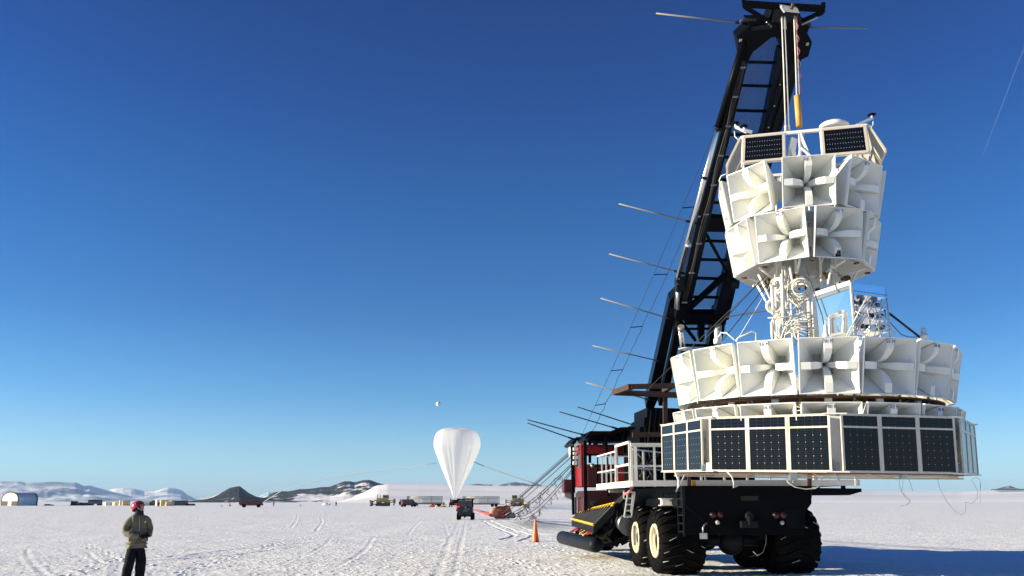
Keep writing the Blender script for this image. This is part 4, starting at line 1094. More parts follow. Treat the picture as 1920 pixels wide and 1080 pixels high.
# cab white fittings: round mirror, lamps
m = MB(); m.lathe([(.02, -.03), (.21, -.02), (.235, 0), (.21, .02), (.02, .03)], 24, Matrix.Translation(P(1068.5, 845, 28.2)) @ Euler((0, R(90), R(2))).to_matrix().to_4x4()); m.build('round_mirror', M['rail'], TRK)
for px, py, w_, h_ in ((1087, 831, .26, .14), (1079, 842, .16, .10), (1078, 850, .12, .08), (1079, 858, .15, .10), (1078, 868, .14, .12)):
    m = MB(); m.box(P(px, py, 27.3), (w_, .2, h_)); m.build('white_lamp', M['rail'], TRK, bevel=.01)
m = MB(); m.prism([P(1084, 852, 26.95), P(1089, 850, 26.95), P(1089, 879, 26.95), P(1084, 879, 26.95)], (0, .02, 0)); m.build('side_glass', M['lampw'], TRK)
# cage and roof
cg = [((1073, 832, 28.2), (1076, 965, 28.2), .12), ((1097, 820, 26.2), (1098, 958, 26.2), .10), ((1106, 828, 27.6), (1106, 868, 27.6), .09), ((1136, 810, 26), (1141, 930, 26), .08), ((1168, 812, 25.6), (1172, 850, 25.6), .08), ((1190, 808, 25.4), (1191, 840, 25.4), .10), ((1080, 930, 27.8), (1080, 966, 27.8), .05)]
for a, b, t in cg:
    m = MB(); m.beam(P(*a), P(*b), t, t, up=(0, 1, 0)); m.build('cage_post', M['black'], TRK)
for pg, Y, L in (([(1071, 831), (1081, 819.5), (1099, 819), (1099, 823), (1084, 824.5), (1076, 835)], 27.2, 1.6), ([(1097, 822), (1107, 808), (1203, 808.5), (1203, 813), (1110, 812.5), (1101, 826)], 25.8, 1.6),
                 ([(1112, 815), (1195, 815), (1195, 826), (1130, 828), (1104, 824)], 27.0, 1.2), ([(1143, 809), (1163, 801), (1204, 799.5), (1206, 806)], 25.0, 1.5)):
    m = MB(); m.prism([P(x, y, Y) for x, y in pg], DV * L); m.build('cab_canopy', M['black'], TRK)

# brown frame and lower beam
m = MB(); fb = dict(w_=.12)
a, b, c, d = P(1152, 736, 23.6), P(1183, 725, 22.4), P(1275, 723, 22.4), P(1275, 741, 23.6)
m.beam(b, c, .14, .13); m.beam(a, d, .14, .15); m.beam(a, b, .14, .15); m.beam(P(1245, 732, 23), P(1262, 722, 22.4), .12, .12); m.build('brown_frame', M['brown'], TRK)
m = MB(); m.beam(P(1247, 745, 23.0), P(1248, 860, 23.0), .12, .12, up=(0, 1, 0)); m.build('brown_column', M['brown'], TRK)
m = MB(); m.beam(P(1186, 815.5, 22.6), P(1260, 814, 22.6), .12, .13); m.build('brown_beam', M['brown'], TRK)

# side ramp and roller -----------------------------------------------------
ra, rb2, rc2, rd = P(1114, 985, 24), P(1072.6, 974, 28), P(1087, 961.5, 27.7), P(1152, 946, 23.8)
n_ = (rb2 - ra).cross(rd - ra).normalized(); n_ = n_ if n_.z > 0 else -n_
m = MB()
for i in range(13):
    t = (i + .5) / 13; lo, hi = ra.lerp(rb2, t), rd.lerp(rc2, t); m.beam(lo, hi, .20, .03, up=n_); m.beam(lo + n_ * .03 + (rb2 - ra).normalized() * .08, hi + n_ * .03 + (rb2 - ra).normalized() * .08, .02, .04, up=n_)
m.build('ramp_slats', mat('ramp_grey', (.05, .055, .06), .5, 0, .2, 3), TRK)
m = MB(); m.beam(ra - n_ * .01, rb2 - n_ * .01, .05, .12, up=n_); m.build('yellow_edge', M['yellow'], TRK)
m = MB(); m.beam(rd + n_ * .02, rc2 + n_ * .02, .12, .05, up=n_)
m.build('yellow_edge', M['yellow'], TRK)
m = MB()
for i in range(12): q = rd.lerp(rc2, (i + .4) / 12); m.beam(q + n_ * .05, q + n_ * .05 + (ra - rd).normalized() * .12 + (rb2 - ra).normalized() * .12, .05, .02, up=n_)
m.build('hazard_stripes', M['black'], TRK)
m = MB(); m.beam(ra + Vector((.02, 0, -.12)), rb2 + Vector((.02, 0, -.12)), .08, .18); m.prism([ra, rd, rd - Vector((0, 0, .25)), ra - Vector((0, 0, .22))], DV * .05)
for t in (.15, .5, .85): m.beam(ra.lerp(rb2, t) - Vector((0, 0, .1)), ra.lerp(rb2, t) + Vector((.8, 0, .2)), .09, .12)
m.build('ramp_frame', M['black'], TRK)
r0, r1 = P(1119, 1022.5, 24.5), P(1054, 1007.5, 29.2); d_ = (r1 - r0).normalized()
xf = Matrix.Translation(r0) @ d_.to_track_quat('Z', 'Y').to_matrix().to_4x4(); L = (r1 - r0).length
m = MB(); m.lathe([(0, -.05), (.06, -.05), (.16, -.03), (.205, .04), (.22, .15), (.22, L * .5), (.22, L - .1), (.19, L - .02), (.08, L), (0, L)], 28, xf); m.build('roller', M['hose'], TRK)
m = MB()
for t in (.2, .55): q = r0.lerp(r1, t); m.beam(q + Vector((.0, 0, .2)), q + Vector((.75, .1, .55)), .07, .09); m.beam(q + Vector((.02, 0, .2)), q + Vector((.25, .4, .75)), .05, .06)
m.build('roller_arms', M['dgrey'], TRK)
for i, (px, py, Y) in enumerate(((1098, 997, 25.4), (1104, 1000, 25.2), (1089, 994, 26))):
    m = MB(); q = P(px, py, Y); m.beam(q - Vector((.18, 0, .06)), q + Vector((.12, .1, .1)), .06, .035); m.build('wood_chock', M['timber'] if i < 2 else M['dred'], TRK)
m = MB(); m.tube([P(1070, 998, 26.5), P(1080, 991, 26.4), P(1092, 999, 26), P(1103, 992, 25.6), P(1112, 1003, 25)], .035, 6); m.build('red_strap', M['red'], TRK)
m = MB(); m.beam(P(1100, 1000, 25), P(1112, 996, 25), .09, .09); m.build('red_fitting', M['orange'], TRK)

# boom --------------------------------------------------------------------
def BP(px, py, off=0.0):
    k = (py - 60) / 720.0; Y = 1 / ((1 - k) / 16.3 + k / 25.0)
    return P(px, py, Y) + BN * off
BN = Vector((0, 0, 0))
BN = (BP(1500, 100) - BP(1400, 100)).cross(BP(1300, 500) - BP(1400, 100)).normalized()
if BN.y < 0: BN = -BN
def slab(name, poly, depth, mt_, off=0.0, bevel=0.0):
    m = MB(); m.prism([BP(x, y, off) for x, y in poly], BN * depth); return m.build(name, mt_, TRK, bevel=bevel)
def lin(p, q, y): return p[0] + (q[0] - p[0]) * (y - p[1]) / (q[1] - p[1])
boom = slab('main_boom', [(1397, 85), (1410, 85), (1336, 392), (1290, 600), (1266, 600), (1312, 392)], .42, M['boomp'])
slab('main_boom', [(1462, 92), (1505, 92), (1490, 160), (1380, 540), (1366, 600), (1338, 600), (1364, 490), (1432, 239)], .30, M['boomp'])
slab('boom_rail', [(1489, 100), (1519, 82), (1478, 225), (1400, 480), (1384, 480), (1440, 280)], .36, M['black'], off=.25)
for (a, b) in (((1476, 98), (1392, 395)), ((1490, 98), (1412, 375))):
    m = MB(); m.beam(BP(*a, off=-.03), BP(*b, off=-.03), .03, .04, up=BN); m.build('guide_rail', M['dgrey'], TRK)
# head
slab('boom_head', [(1380, 67), (1402, 47), (1400, 36), (1438, 36), (1446, 14), (1494, 14), (1500, 36), (1518, 43), (1512, 60), (1521, 77), (1514, 104), (1478, 120), (1466, 90), (1460, 72), (1452, 67), (1444, 69), (1410, 96), (1402, 112), (1388, 110)], .40, M['black'], off=-.08, bevel=.01)
slab('head_plate', [(1442, 36), (1448, 12), (1494, 12), (1498, 38)], .10, M['boomp'], off=-.2)
slab('head_gusset', [(1405, 47), (1444, 40), (1447, 50), (1408, 54)], .05, M['boomp'], off=-.14)
m = MB()
m.beam(BP(1391, 5, -.1), BP(1543, 14, -.1), .13, .10, up=BN); m.build('spreader_bar', M['black'], TRK)
for a, b in (((1394, 10), (1446, 42)), ((1540, 20), (1492, 42))):
    m = MB(); m.beam(BP(*a, off=-.1), BP(*b, off=-.1), .085, .08, up=BN); m.build('spreader_brace', M['black'], TRK)
for a, b in (((1391, -6), (1394, 10)), ((1541, 2), (1540, 21))):
    m = MB(); m.beam(BP(*a, off=-.1), BP(*b, off=-.1), .07, .09, up=BN); m.build('spreader_horn', M['black'], TRK)
for x0, x1 in ((1388, 1404), (1504, 1518)):
    m = MB(); m.tube([BP(x0, 43, -.1), BP(x0 - 1, 37, -.1), BP(x0 + 4, 34, -.1), BP(x1 + 12, 34.5, -.1)] if x0 < 1450 else [BP(1503, 44, -.1), BP(1508, 41, -.1), BP(1516, 43, -.1), BP(1517, 48, -.1)], .03, 8); m.build('head_loop', M['dcable'], TRK)
for x, y in ((1386.5, 73), (1511.5, 80)):
    m = MB(); c = BP(x, y, -.1); e1 = (BP(x + 1, y) - BP(x, y)).normalized(); m.box(c, (.06, .012, .06), Matrix((e1, BN, e1.cross(BN))).transposed()); m.build('reflector', M['lampw'], TRK)
for i in range(3):
    m = MB(); m.lathe([(.018, 0), (.018, .02), (0, .03)], 8, Matrix.Translation(BP(1434.5 + 3.6 * i, 38.5 + 3.6 * i, -.15)) @ Matrix.Rotation(math.pi / 2, 4, 'X')); m.build('bolt', M['steel'], TRK)
m = MB(); c0, c1 = BP(1460, 6, -.3), BP(1490, 17, -.3); m.prism([BP(1457, 3, -.3), BP(1488, 8, -.3), BP(1492, 17, -.3), BP(1464, 14, -.3)], BN * .1); m.beam(BP(1457, 4, -.32), BP(1464, 14, -.32), .04, .05); m.build('release_hook', M['rail'], TRK)
m = MB(); m.beam(BP(1476, 9, -.34), BP(1479, -2, -.34), .05, .05); m.build('hook_pin', M['copper'], TRK)
m = MB(); m.beam(BP(1498, 41, -.2), BP(1528, 27, -.2), .03, .02); m.build('head_bracket', M['steel'], TRK)
# rungs
LB0, LB1, RB0, RB1 = (1412, 98), (1294, 574), (1473, 91), (1348, 560)
for y, t in ((119, .06), (163, .06), (210, .065), (255, .065), (298, .065), (340, .065), (383, .06), (455, .07), (490, .07), (525, .08), (560, .075)):
    m = MB(); m.beam(BP(lin(LB0, LB1, y) - 8, y, .1), BP(lin(RB0, RB1, y) + 10, y + 2, .1), .05, t, up=BN); m.build('rung', M['black'], TRK)
m = MB(); m.beam(BP(1322, 422, .12), BP(1400, 424, .12), .4, .2, up=BN); m.build('cross_beam', M['black'], TRK)
m = MB(); m.beam(BP(1285, 599, .12), BP(1362, 599, .12), .32, .3, up=BN); m.build('cross_beam', M['black'], TRK)
m = MB(); m.beam(BP(1321, 434, .05), BP(1364, 512, .05), .075, .07, up=BN); m.build('diagonal_brace', M['black'], TRK)
m = MB(); m.beam(BP(1286, 586, .05), BP(1364, 514, .05), .13, .12, up=BN); m.build('diagonal_brace', M['black'], TRK)
m = MB(); m.beam(BP(1316, 405, .1), BP(1308, 400, .1), .1, .1); m.box(BP(1274, 533, .0), (.2, .3, .35)); m.box(BP(1378, 532, .2), (.22, .4, .30)); m.tube([BP(1370, 532, .0), BP(1384, 532, .0)], .14, 16); m.tube([BP(1266, 533, -.05), BP(1282, 533, -.05)], .12, 16); split(m, 'pivot_block', M['dgrey'], TRK)
# lower mast
slab('lower_mast', [(1259, 575), (1274, 560), (1268, 612), (1236, 762), (1219, 800), (1213, 775)], .35, M['boomp'], off=.3)
slab('lower_mast', [(1272, 590), (1284, 590), (1276, 640), (1250, 765), (1236, 765), (1262, 650)], .25, M['black'], off=.1)
slab('lower_mast', [(1340, 590), (1362, 590), (1360, 622), (1330, 760), (1312, 760)], .35, M['boomp'], off=.1)
for a, b, t in (((1279, 612), (1307, 648), .08), ((1280, 627), (1346, 626), .05), ((1272, 657), (1340, 658), .06), ((1262, 700), (1330, 702), .06), ((1252, 745), (1262, 700), .06)):
    m = MB(); m.beam(BP(*a, off=.25), BP(*b, off=.25), t, t, up=BN); m.build('mast_brace', M['black'], TRK)
m = MB(); m.prism([BP(1310, 608, .1), BP(1323, 608, .1), BP(1322, 645, .1), BP(1312, 645, .1)], BN * .3); m.build('winch_mount', M['black'], TRK)
for a, b, r in (((1276, 616), (1281, 672), .075), ((1347, 614), (1351, 670), .06)):
    m = MB(); m.tube([BP(*a, off=-.1), BP(*b, off=-.1)], r, 14); o = m.build('lift_rod', M['chrome'], TRK); m = MB(); m.tube([BP(a[0], a[1] - 1, -.1), BP(a[0], a[1] - 8, -.1)], r * 1.2, 12); m.build('rod_clevis', M['grey'], o)
# long side cylinder
m = MB(); m.tube([BP(1393, 76, -.1), BP(1345, 236, -.1)], .085, 20); m.build('side_cylinder', M['black'], TRK)
m = MB(); m.tube([BP(1346, 232, -.1), BP(1270, 515, -.1)], .062, 18); m.build('cylinder_rod', M['chrome'], TRK)
for x, y, r, mt_ in ((1345.5, 236, .105, 'dgrey'), (1319, 329, .078, 'dgrey'), (1289, 455, .08, 'rail')):
    m = MB(); q = BP(x, y, -.1); dd = (BP(1270, 515, -.1) - BP(1393, 76, -.1)).normalized(); m.tube([q - dd * .03, q + dd * .03], r, 18); m.build('cylinder_collar', M[mt_], TRK)
m = MB(); m.beam(BP(1311, 405, 0), BP(1314, 420, .2), .05, .06); m.beam(BP(1272, 510, 0), BP(1268, 580, .05), .08, .08); m.tube([BP(1270, 545, -.05), BP(1271, 578, -.05)], .04, 10); m.build('cylinder_mount', M['steel'], TRK)
# hoses, clamps and bolts along the boom
for k, (o1, o2) in enumerate(((-14, -.03), (-17, -.03), (-20, -.02))):
    m = MB(); pts = [BP(lin(LB0, LB1, y) + o1 * .8 + 1.2 * math.sin(y * .05 + k), y, o2) for y in range(112, 580, 18)]; m.tube(pts, .016, 6); m.build('hydraulic_hose', M['dcable'], TRK)
for y in range(125, 570, 55):
    m = MB(); x = lin(LB0, LB1, y) - 13.5; m.beam(BP(x - 5, y, -.05), BP(x + 5, y, -.05), .035, .03, up=BN); m.build('hose_clamp', M['grey'], TRK)
for y in range(118, 480, 40):
    m = MB(); c = BP(lin(RB0, RB1, y) + 7, y, -.01); m.lathe([(.02, 0), (.02, .02), (.012, .028), (0, .03)], 8, Matrix.Translation(c) @ (-BN).to_track_quat('Z', 'Y').to_matrix().to_4x4()); m.build('bolt', M['steel'], TRK)
# protective wire mesh
mesh_m = bpy.data.materials.new('wire_mesh'); mesh_m.use_nodes = True; n = mesh_m.node_tree; b = n.nodes['Principled BSDF']
uv = n.nodes.new('ShaderNodeUVMap'); sp = n.nodes.new('ShaderNodeSeparateXYZ'); n.links.new(uv.outputs['UV'], sp.inputs[0])
fx, fy = nmath(n, 'FRACT', sp.outputs['X']), nmath(n, 'FRACT', sp.outputs['Y'])
n.links.new(nmath(n, 'MAXIMUM', nmath(n, 'LESS_THAN', fx, .30), nmath(n, 'LESS_THAN', fy, .30)), b.inputs['Alpha'])
b.inputs['Base Color'].default_value = (.05, .06, .09, 1); b.inputs['Roughness'].default_value = .5
def meshpanel(tl, tr, br_, bl, off=.3):
    q = [BP(*tl, off=off), BP(*tr, off=off), BP(*br_, off=off), BP(*bl, off=off)]
    e1 = (q[1] - q[0]).normalized(); e2 = e1.cross(BN); s = .035
    uvs = [((p - q[0]).dot(e1) / s * .9 + (p - q[0]).dot(e2) / s * .35, (p - q[0]).dot(e2) / s * .9 - (p - q[0]).dot(e1) / s * .35) for p in q]
    m = MB(); m.quad(q, uvs); m.build('wire_mesh', mesh_m, TRK, fix=False)
meshpanel((1412, 68), (1470, 68), (1438, 250), (1368, 250)); meshpanel((1368, 250), (1438, 250), (1390, 412), (1330, 412)); meshpanel((1330, 430), (1388, 430), (1345, 590), (1290, 590)); meshpanel((1275, 612), (1345, 612), (1325, 765), (1240, 765), .45)

# rods along the boom ------------------------------------------------------
rods = [((1230, 25), (1389, 43), .6), ((1160, 382), (1294, 416), .75), ((1142, 476), (1272, 510), 1), ((1126, 559), (1258, 598), 1), ((1111, 648), (1240, 678), 1), ((1098, 717), (1222, 751), 1), ((1083, 763), (1200, 801), 1), ((1049, 772), (1158, 804), 1), ((989, 787), (1100, 817), 1), ((989, 793), (1074, 823), 1)]
for i, (a, b, k) in enumerate(rods):
    Yb = 1 / ((1 - (b[1] - 60) / 720) / 16.3 + ((b[1] - 60) / 720) / 25.0) if i < 7 else 26.2
    ex = (14, 12, 12, 8, 7, 6, 6, 4, 4, 4)[i]; b = (b[0] + ex, b[1] + ex * (b[1] - a[1]) / (b[0] - a[0]))
    pa, pb = P(*a, Yb), P(*b, Yb)
    m = MB(); m.tube([pa, pb], .018, 8); o = m.build('thin_rod', M['rod'] if i < 6 else M['dgrey'], TRK)
    m = MB(); m.tube([pb.lerp(pa, .14), pb], .032, 8); m.build('rod_socket', M['black'], o)
m = MB(); m.tube([P(1517, 51.5, 16.3), P(1628, 53, 16.3)], .016, 8); m.build('thin_rod', M['rod'], TRK)

# lines -------------------------------------------------------------------
FL = empty('line_ladder', tuple(P(1100, 810, 27))); tag(FL, 'twin thin lines with spreader bars running from boom head to cab roof', 'rope ladder')
Lp = [(1400, 105), (1345, 235), (1279, 390), (1226, 515), (1182, 614), (1146, 695), (1116, 760), (1093, 812)]; Rp = [(1428, 105), (1368, 235), (1301, 388), (1252, 514), (1205, 612), (1168, 693), (1136, 757), (1111, 808)]
LY = [18.5, 19.6, 21.3, 23, 24.4, 25.6, 26.6, 27.3]
for pts in (Lp, Rp):
    m = MB(); q = []
    for i in range(len(pts) - 1):
        for j in range(8):
            t = j / 8; w_ = .012 if pts is Rp else .003
            q.append(P(*pts[i], LY[i]).lerp(P(*pts[i + 1], LY[i + 1]), t) + Vector((random.uniform(-w_, w_) * 2, 0, random.uniform(-w_, w_) * 2)))
    q.append(P(*pts[-1], LY[-1])); m.tube(q, .009 if pts is Rp else .007, 5)
    m.build('line', M['rope'], FL)
for i in range(2, 7): m = MB(); m.beam(P(*Lp[i], LY[i]), P(*Rp[i], LY[i]), .025); m.build('spreader', M['rope'], FL)
m = MB(); m.tube([P(1437, 516, 15.6), P(1437, 516, 15.6).lerp(P(1204, 740, 22.9), .5), P(1204, 740, 22.9)], .008, 5); tag(m.build('tether_line', M['dcable']), 'dark diagonal tether from the underside of the upper horns down left behind the middle ring', 'cable')
m = MB(); m.tube([P(1441, 581, 15.7), P(1360, 595, 21)], .018, 6); tag(m.build('tether_line', M['dcable']), 'dark nearly level cable between the boom foot and the payload mast', 'cable')
m = MB(); m.tube([P(1447, 530, 15.7), P(1384, 635, 15.2)], .007, 5); tag(m.build('tether_line', M['cable']), 'thin pale line slanting left of the payload mast above the middle ring', 'cable')

RO = [((1073, 842), (942, 958), 0, .018), ((1073, 845), (948, 956), 0, .022), ((1073, 848), (943, 962), 0, .03), ((1073, 855), (950, 960), .1, .024), ((1073, 868), (960, 962), .2, .025), ((1073, 872), (955, 968), .3, .03), ((1073, 880), (968, 968), .5, .028), ((1073, 884), (975, 972), .5, .024)]
rlabels = ['topmost grey rope from the cab side to the orange bundle', 'second grey rope from the top of the fan leaving the cab', 'third rope from the top, thicker, ending on the orange bundle', 'fourth rope from the top with the widest gap above it', 'fifth rope from the top, the first one carrying tangled ties', 'sixth rope from the top, thick, in the middle of the tangled ties', 'second lowest rope of the fan, close above the lowest', 'lowest rope of the fan, hung with dangling ties']
for i, (a, b, sg, r) in enumerate(RO):
    pa, pb = P(*a, 28.4), P(*b, 76)
    pb.z = max(pb.z, .25); pts = catenary(pa, pb, sg, 24); m = MB(); m.tube(pts, [r * (.6 + .5 * k / 24) for k in range(25)], 5)
    if i in (4, 5, 7):
        for k in range(26):
            q = pts[0].lerp(pts[-1], random.uniform(.05, .75)); q = pa.lerp(pb, (q - pa).length / (pb - pa).length); t = (q - pa).length / (pb - pa).length; q.z -= sg * 4 * t * (1 - t)
            s = .10 + .25 * t; m.tube([q, q + Vector((random.uniform(-s, s), 0, -s * random.random())), q + Vector((random.uniform(-s, s) * 1.3, .05, -s * random.uniform(.6, 2.2)))], .008 + .012 * t, 4)
    tag(m.build('rope', M['rope']), rlabels[i], 'rope', 'ropes fanning from the cab to the orange bundle')

# ------------------------------------------------------------------ balloon and the things round it
bal = bpy.data.materials.new('balloon_film'); bal.use_nodes = True; n = bal.node_tree; pb_ = n.nodes['Principled BSDF']
pb_.inputs['Base Color'].default_value = (.80, .80, .80, 1); pb_.inputs['Roughness'].default_value = .35
pb_.inputs['Specular IOR Level'].default_value = .6
tl = n.nodes.new('ShaderNodeBsdfTranslucent'); tl.inputs['Color'].default_value = (.85, .85, .85, 1)
tp = n.nodes.new('ShaderNodeBsdfTransparent')
m1 = n.nodes.new('ShaderNodeMixShader'); m1.inputs[0].default_value = .5; m2 = n.nodes.new('ShaderNodeMixShader'); m2.inputs[0].default_value = .30
n.links.new(pb_.outputs[0], m1.inputs[1]); n.links.new(tl.outputs[0], m1.inputs[2]); n.links.new(m1.outputs[0], m2.inputs[1]); n.links.new(tp.outputs[0], m2.inputs[2])
n.links.new(m2.outputs[0], n.nodes['Material Output'].inputs['Surface'])
YB = 180.0
sc = (P(961, 935, YB) - P(960, 935, YB)).length
prof = [(935, 2.5), (925, 6), (912, 11.5), (898, 18), (885, 24), (872, 29.5), (860, 34.5), (848, 39.5), (838, 43), (828, 43.5), (820, 42.3), (813, 39.5), (808, 35), (805.5, 27), (804, 19), (803.3, 10), (803, .5)]
def cxm(y): return 853 + (935 - y) / 132 * 1.5 + 2 * math.sin((935 - y) / 132 * 2.2)
m = MB(); n_s = 144; vs = []; fs = []
py_f = np.linspace(935, 803, 70); hw_f = np.interp(py_f[::-1], [p[0] for p in prof][::-1], [p[1] for p in prof][::-1])[::-1]
rng = np.random.default_rng(5)
gor = [(k, rng.uniform(0, 6.28)) for k in (5, 8, 13, 21, 34)]
for i, (y, h) in enumerate(zip(py_f, hw_f)):
    c = P(cxm(y), y, YB); t = (935 - y) / 132
    for k in range(n_s):
        a = 2 * math.pi * k / n_s
        low = max(0, 1 - t * 1.15)
        f = 1 + sum(A_ * math.cos(kk * a + ph) for (kk, ph), A_ in zip(gor, (.03 + .01 * low, .014 + .02 * low, .004 + .018 * low, .002 + .02 * low, .001 + .014 * low)))
        f -= (.010 + .02 * low) * (1 - abs(math.sin(3.5 * a + .5 + .6 * math.sin(2 * a)))) ** 4
        r = h * sc * f
        vs.append((c.x + r * math.cos(a), c.y + r * math.sin(a), c.z + .25 * math.cos(3 * a + 1) * max(t - .85, 0) * 4))
for i in range(len(py_f) - 1):
    for k in range(n_s): fs.append((i * n_s + k, i * n_s + (k + 1) % n_s, (i + 1) * n_s + (k + 1) % n_s, (i + 1) * n_s + k))
m.add(vs, fs, smooth=True)
o = m.build('research_balloon', bal); recentre(o); tag(o, 'large translucent white balloon tapering down to a point behind the small utility vehicle', 'balloon')
m = MB(); c = P(822, 757.5, 420); m.lathe([(0, -1.28)] + [(1.25 * math.sin(a), -1.28 * math.cos(a)) for a in np.linspace(.15, 3.0, 16)] + [(0, 1.28)], 28, Matrix.Translation(c))
pil = bpy.data.materials.new('pilot_film'); pil.use_nodes = True; pil.node_tree.nodes['Principled BSDF'].inputs['Base Color'].default_value = (.62, .64, .66, 1)
m.lathe([(.25, -1.5), (.3, -1.28)], 8, Matrix.Translation(c))
o = m.build('pilot_balloon', pil); recentre(o); tag(o, 'tiny round white balloon floating high above the large one', 'balloon')
m = MB(); q = [(818, 868), (790, 873), (740, 880), (680, 887), (620, 896), (570, 908), (530, 919), (495, 941)]
m.tube([P(x, y, YB + 3 * i) for i, (x, y) in enumerate(q)], .075, 6); tag(m.build('inflation_tube', mat('haze_plastic', (.28, .35, .40), .6)), 'long pale inflation tube curving down to the left from the large balloon', 'tube')
m = MB(); q = [(889, 866), (905, 873), (930, 882), (955, 891), (985, 901), (1010, 909)]
m.tube([P(x, y, YB - 3 * i) for i, (x, y) in enumerate(q)], .10, 6); tag(m.build('inflation_tube', mat('grey_plastic', (.12, .15, .17), .6)), 'thin grey inflation tube curving down to the right from the large balloon', 'tube')
m = MB(); q = [G(889, 957) + Vector((0, 0, .15)), G(905, 963) + Vector((0, 0, .12)), G(922, 968) + Vector((0, 0, .2))]
m.tube([q[0], q[0].lerp(q[1], .5) + Vector((0, 0, .05)), q[1], q[2]], [.14, .18, .16, .3], 8); tag(m.build('red_train', mat('pink_cloth', (.25, .06, .08), .8, 0, .2, 8)), 'limp red cloth train lying on the snow beside the orange bundle', 'cloth')

# crumpled orange bundle
YO = G(940, 974.5).y + 1.0; s1 = (P(941, 960, YO) - P(940, 960, YO)).length
def crumple(name, cx_, cy_, rx, rz, ry, mt_, seed, parent=None, amp=.28):
    import bmesh
    bm = bmesh.new(); bmesh.ops.create_icosphere(bm, subdivisions=5, radius=1)
    for v in bm.verts:
        p = v.co.copy(); nn_ = noise.noise(p * 1.6 + Vector((seed, 0, 0))) * .5; cell = noise.cell(p * 2.5 + Vector((0, seed, 0))) * .1
        rg_ = abs(noise.noise(p * 3.2 + Vector((0, 0, seed)))) * 1.1 + abs(noise.noise(p * 7 + Vector((seed, 1, 0)))) * .45
        v.co = p * (1 + amp * (nn_ - rg_ + .35))
        v.co.x *= rx; v.co.y *= ry; v.co.z *= rz
        v.co.z = max(v.co.z, -rz * .75)
    me = bpy.data.meshes.new(name); bm.to_mesh(me); bm.free(); me.materials.append(mt_)
    for p_ in me.polygons: p_.use_smooth = True
    c = P(cx_, cy_, YO)
    me.transform(Matrix.Translation(c))
    if parent: me.transform(WM[parent.name].inverted())
    o = bpy.data.objects.new(name, me); col.objects.link(o)
    if parent: o.parent = parent
    return o
PB_ = empty('parachute_bundle', tuple(G(942, 974))); tag(PB_, 'crumpled bright orange parachute bundle lying on the snow near the traffic cone', 'parachute')
crumple('canopy_fold', 928, 962, 10.5 * s1, 9.5 * s1, .5, mat('pale_orange_cloth', (.80, .48, .32), .6, 0, .2, 3), 3, PB_)
crumple('canopy_fold', 939, 963, 14 * s1, 13 * s1, .45, mat('orange_cloth', (.95, .27, .11), .5, 0, .3, 4, .3, 14), 8, PB_)
crumple('canopy_fold', 950, 961, 9 * s1, 13 * s1, .55, mat('red_orange_cloth', (.62, .09, .05), .5, 0, .4, 4, .3, 14), 12, PB_)
crumple('packing_bag', 958, 967, 9 * s1, 6 * s1, .5, mat('maroon_cloth', (.16, .03, .03), .7, 0, .3, 4, .3, 14), 17, PB_)
for nm_ in ('pale_orange_cloth', 'orange_cloth', 'red_orange_cloth'):      # thin cloth lets the low sun through
    mm = bpy.data.materials[nm_]; nn2 = mm.node_tree; pbs = nn2.nodes['Principled BSDF']; tr2 = nn2.nodes.new('ShaderNodeBsdfTranslucent'); mx2 = nn2.nodes.new('ShaderNodeMixShader'); mx2.inputs[0].default_value = .5
    nn2.links.new(pbs.inputs['Base Color'].links[0].from_socket, tr2.inputs['Color']); nn2.links.new(pbs.outputs[0], mx2.inputs[1]); nn2.links.new(tr2.outputs[0], mx2.inputs[2]); nn2.links.new(mx2.outputs[0], nn2.nodes['Material Output'].inputs['Surface'])
m = MB()
for a_, b_ in (((946, 972), (962, 962)), ((950, 974), (966, 966)), ((941, 970), (960, 958))): m.tube([P(*a_, YO - .9), P(*b_, YO - .8)], .05, 5)
m.build('webbing', M['cream'], PB_)

# small utility vehicle seen from behind
YU = G(871, 975).y; su = (P(872, 960, YU) - P(871, 960, YU)).length
UT = empty('utility_vehicle', tuple(G(871, 975))); tag(UT, 'small dark green utility vehicle with a roof, seen from behind below the large balloon', 'utility vehicle')
def ux(px): return (px - 871) * su
def uz(py): return (975 - py) * su
def ub(m, x0, x1, y0, y1, b0, b1): m.box(((ux(x0) + ux(x1)) / 2, (b0 + b1) / 2, (uz(y0) + uz(y1)) / 2), (abs(ux(x1) - ux(x0)), b1 - b0, abs(uz(y1) - uz(y0))))
def ubuild(m, name, mt_, par=UT, bevel=.02): return m.build(name, mt_, par, local=True, bevel=bevel)
m = MB(); ub(m, 857, 886, 952, 963, 0, 1.2); ub(m, 860, 883, 962, 967, .1, 2.9); ub(m, 858, 885, 956, 962, 1.2, 3.0); ubuild(m, 'body', M['green'])
m = MB(); ub(m, 857.5, 885.5, 952.5, 961.5, -.04, 0.0); ub(m, 869, 882, 953.5, 954.5, -.05, -.04); ubuild(m, 'tailgate', M['green'])
m = MB(); ub(m, 870, 881, 954.5, 955.3, -.06, -.045); ub(m, 868, 876, 958, 958.8, -.06, -.045); ubuild(m, 'tailgate_trim', M['grey'], bevel=0)
m = MB(); ub(m, 855.5, 887, 935.5, 938, .6, 2.4); ubuild(m, 'roof', M['black'])
m = MB()
for x in (857, 884.5):
    for b_ in (.7, 2.2): m.beam((ux(x), b_, uz(953)), (ux(x), b_, uz(937)), .07)
m.beam((ux(857), .7, uz(945)), (ux(885), .7, uz(945)), .05)
for x in (866, 876): m.beam((ux(x), .72, uz(953)), (ux(x), .72, uz(938)), .04)
ubuild(m, 'roll_frame', M['black'], bevel=0)
m = MB(); ub(m, 859, 870, 941, 953, 1.3, 1.5); ub(m, 872, 883, 941, 953, 1.3, 1.5); ubuild(m, 'seat', M['dred'], bevel=.05)
m = MB(); ub(m, 858, 884, 938.5, 951, .66, .68); ubuild(m, 'rear_screen', M['glassd'], bevel=0)
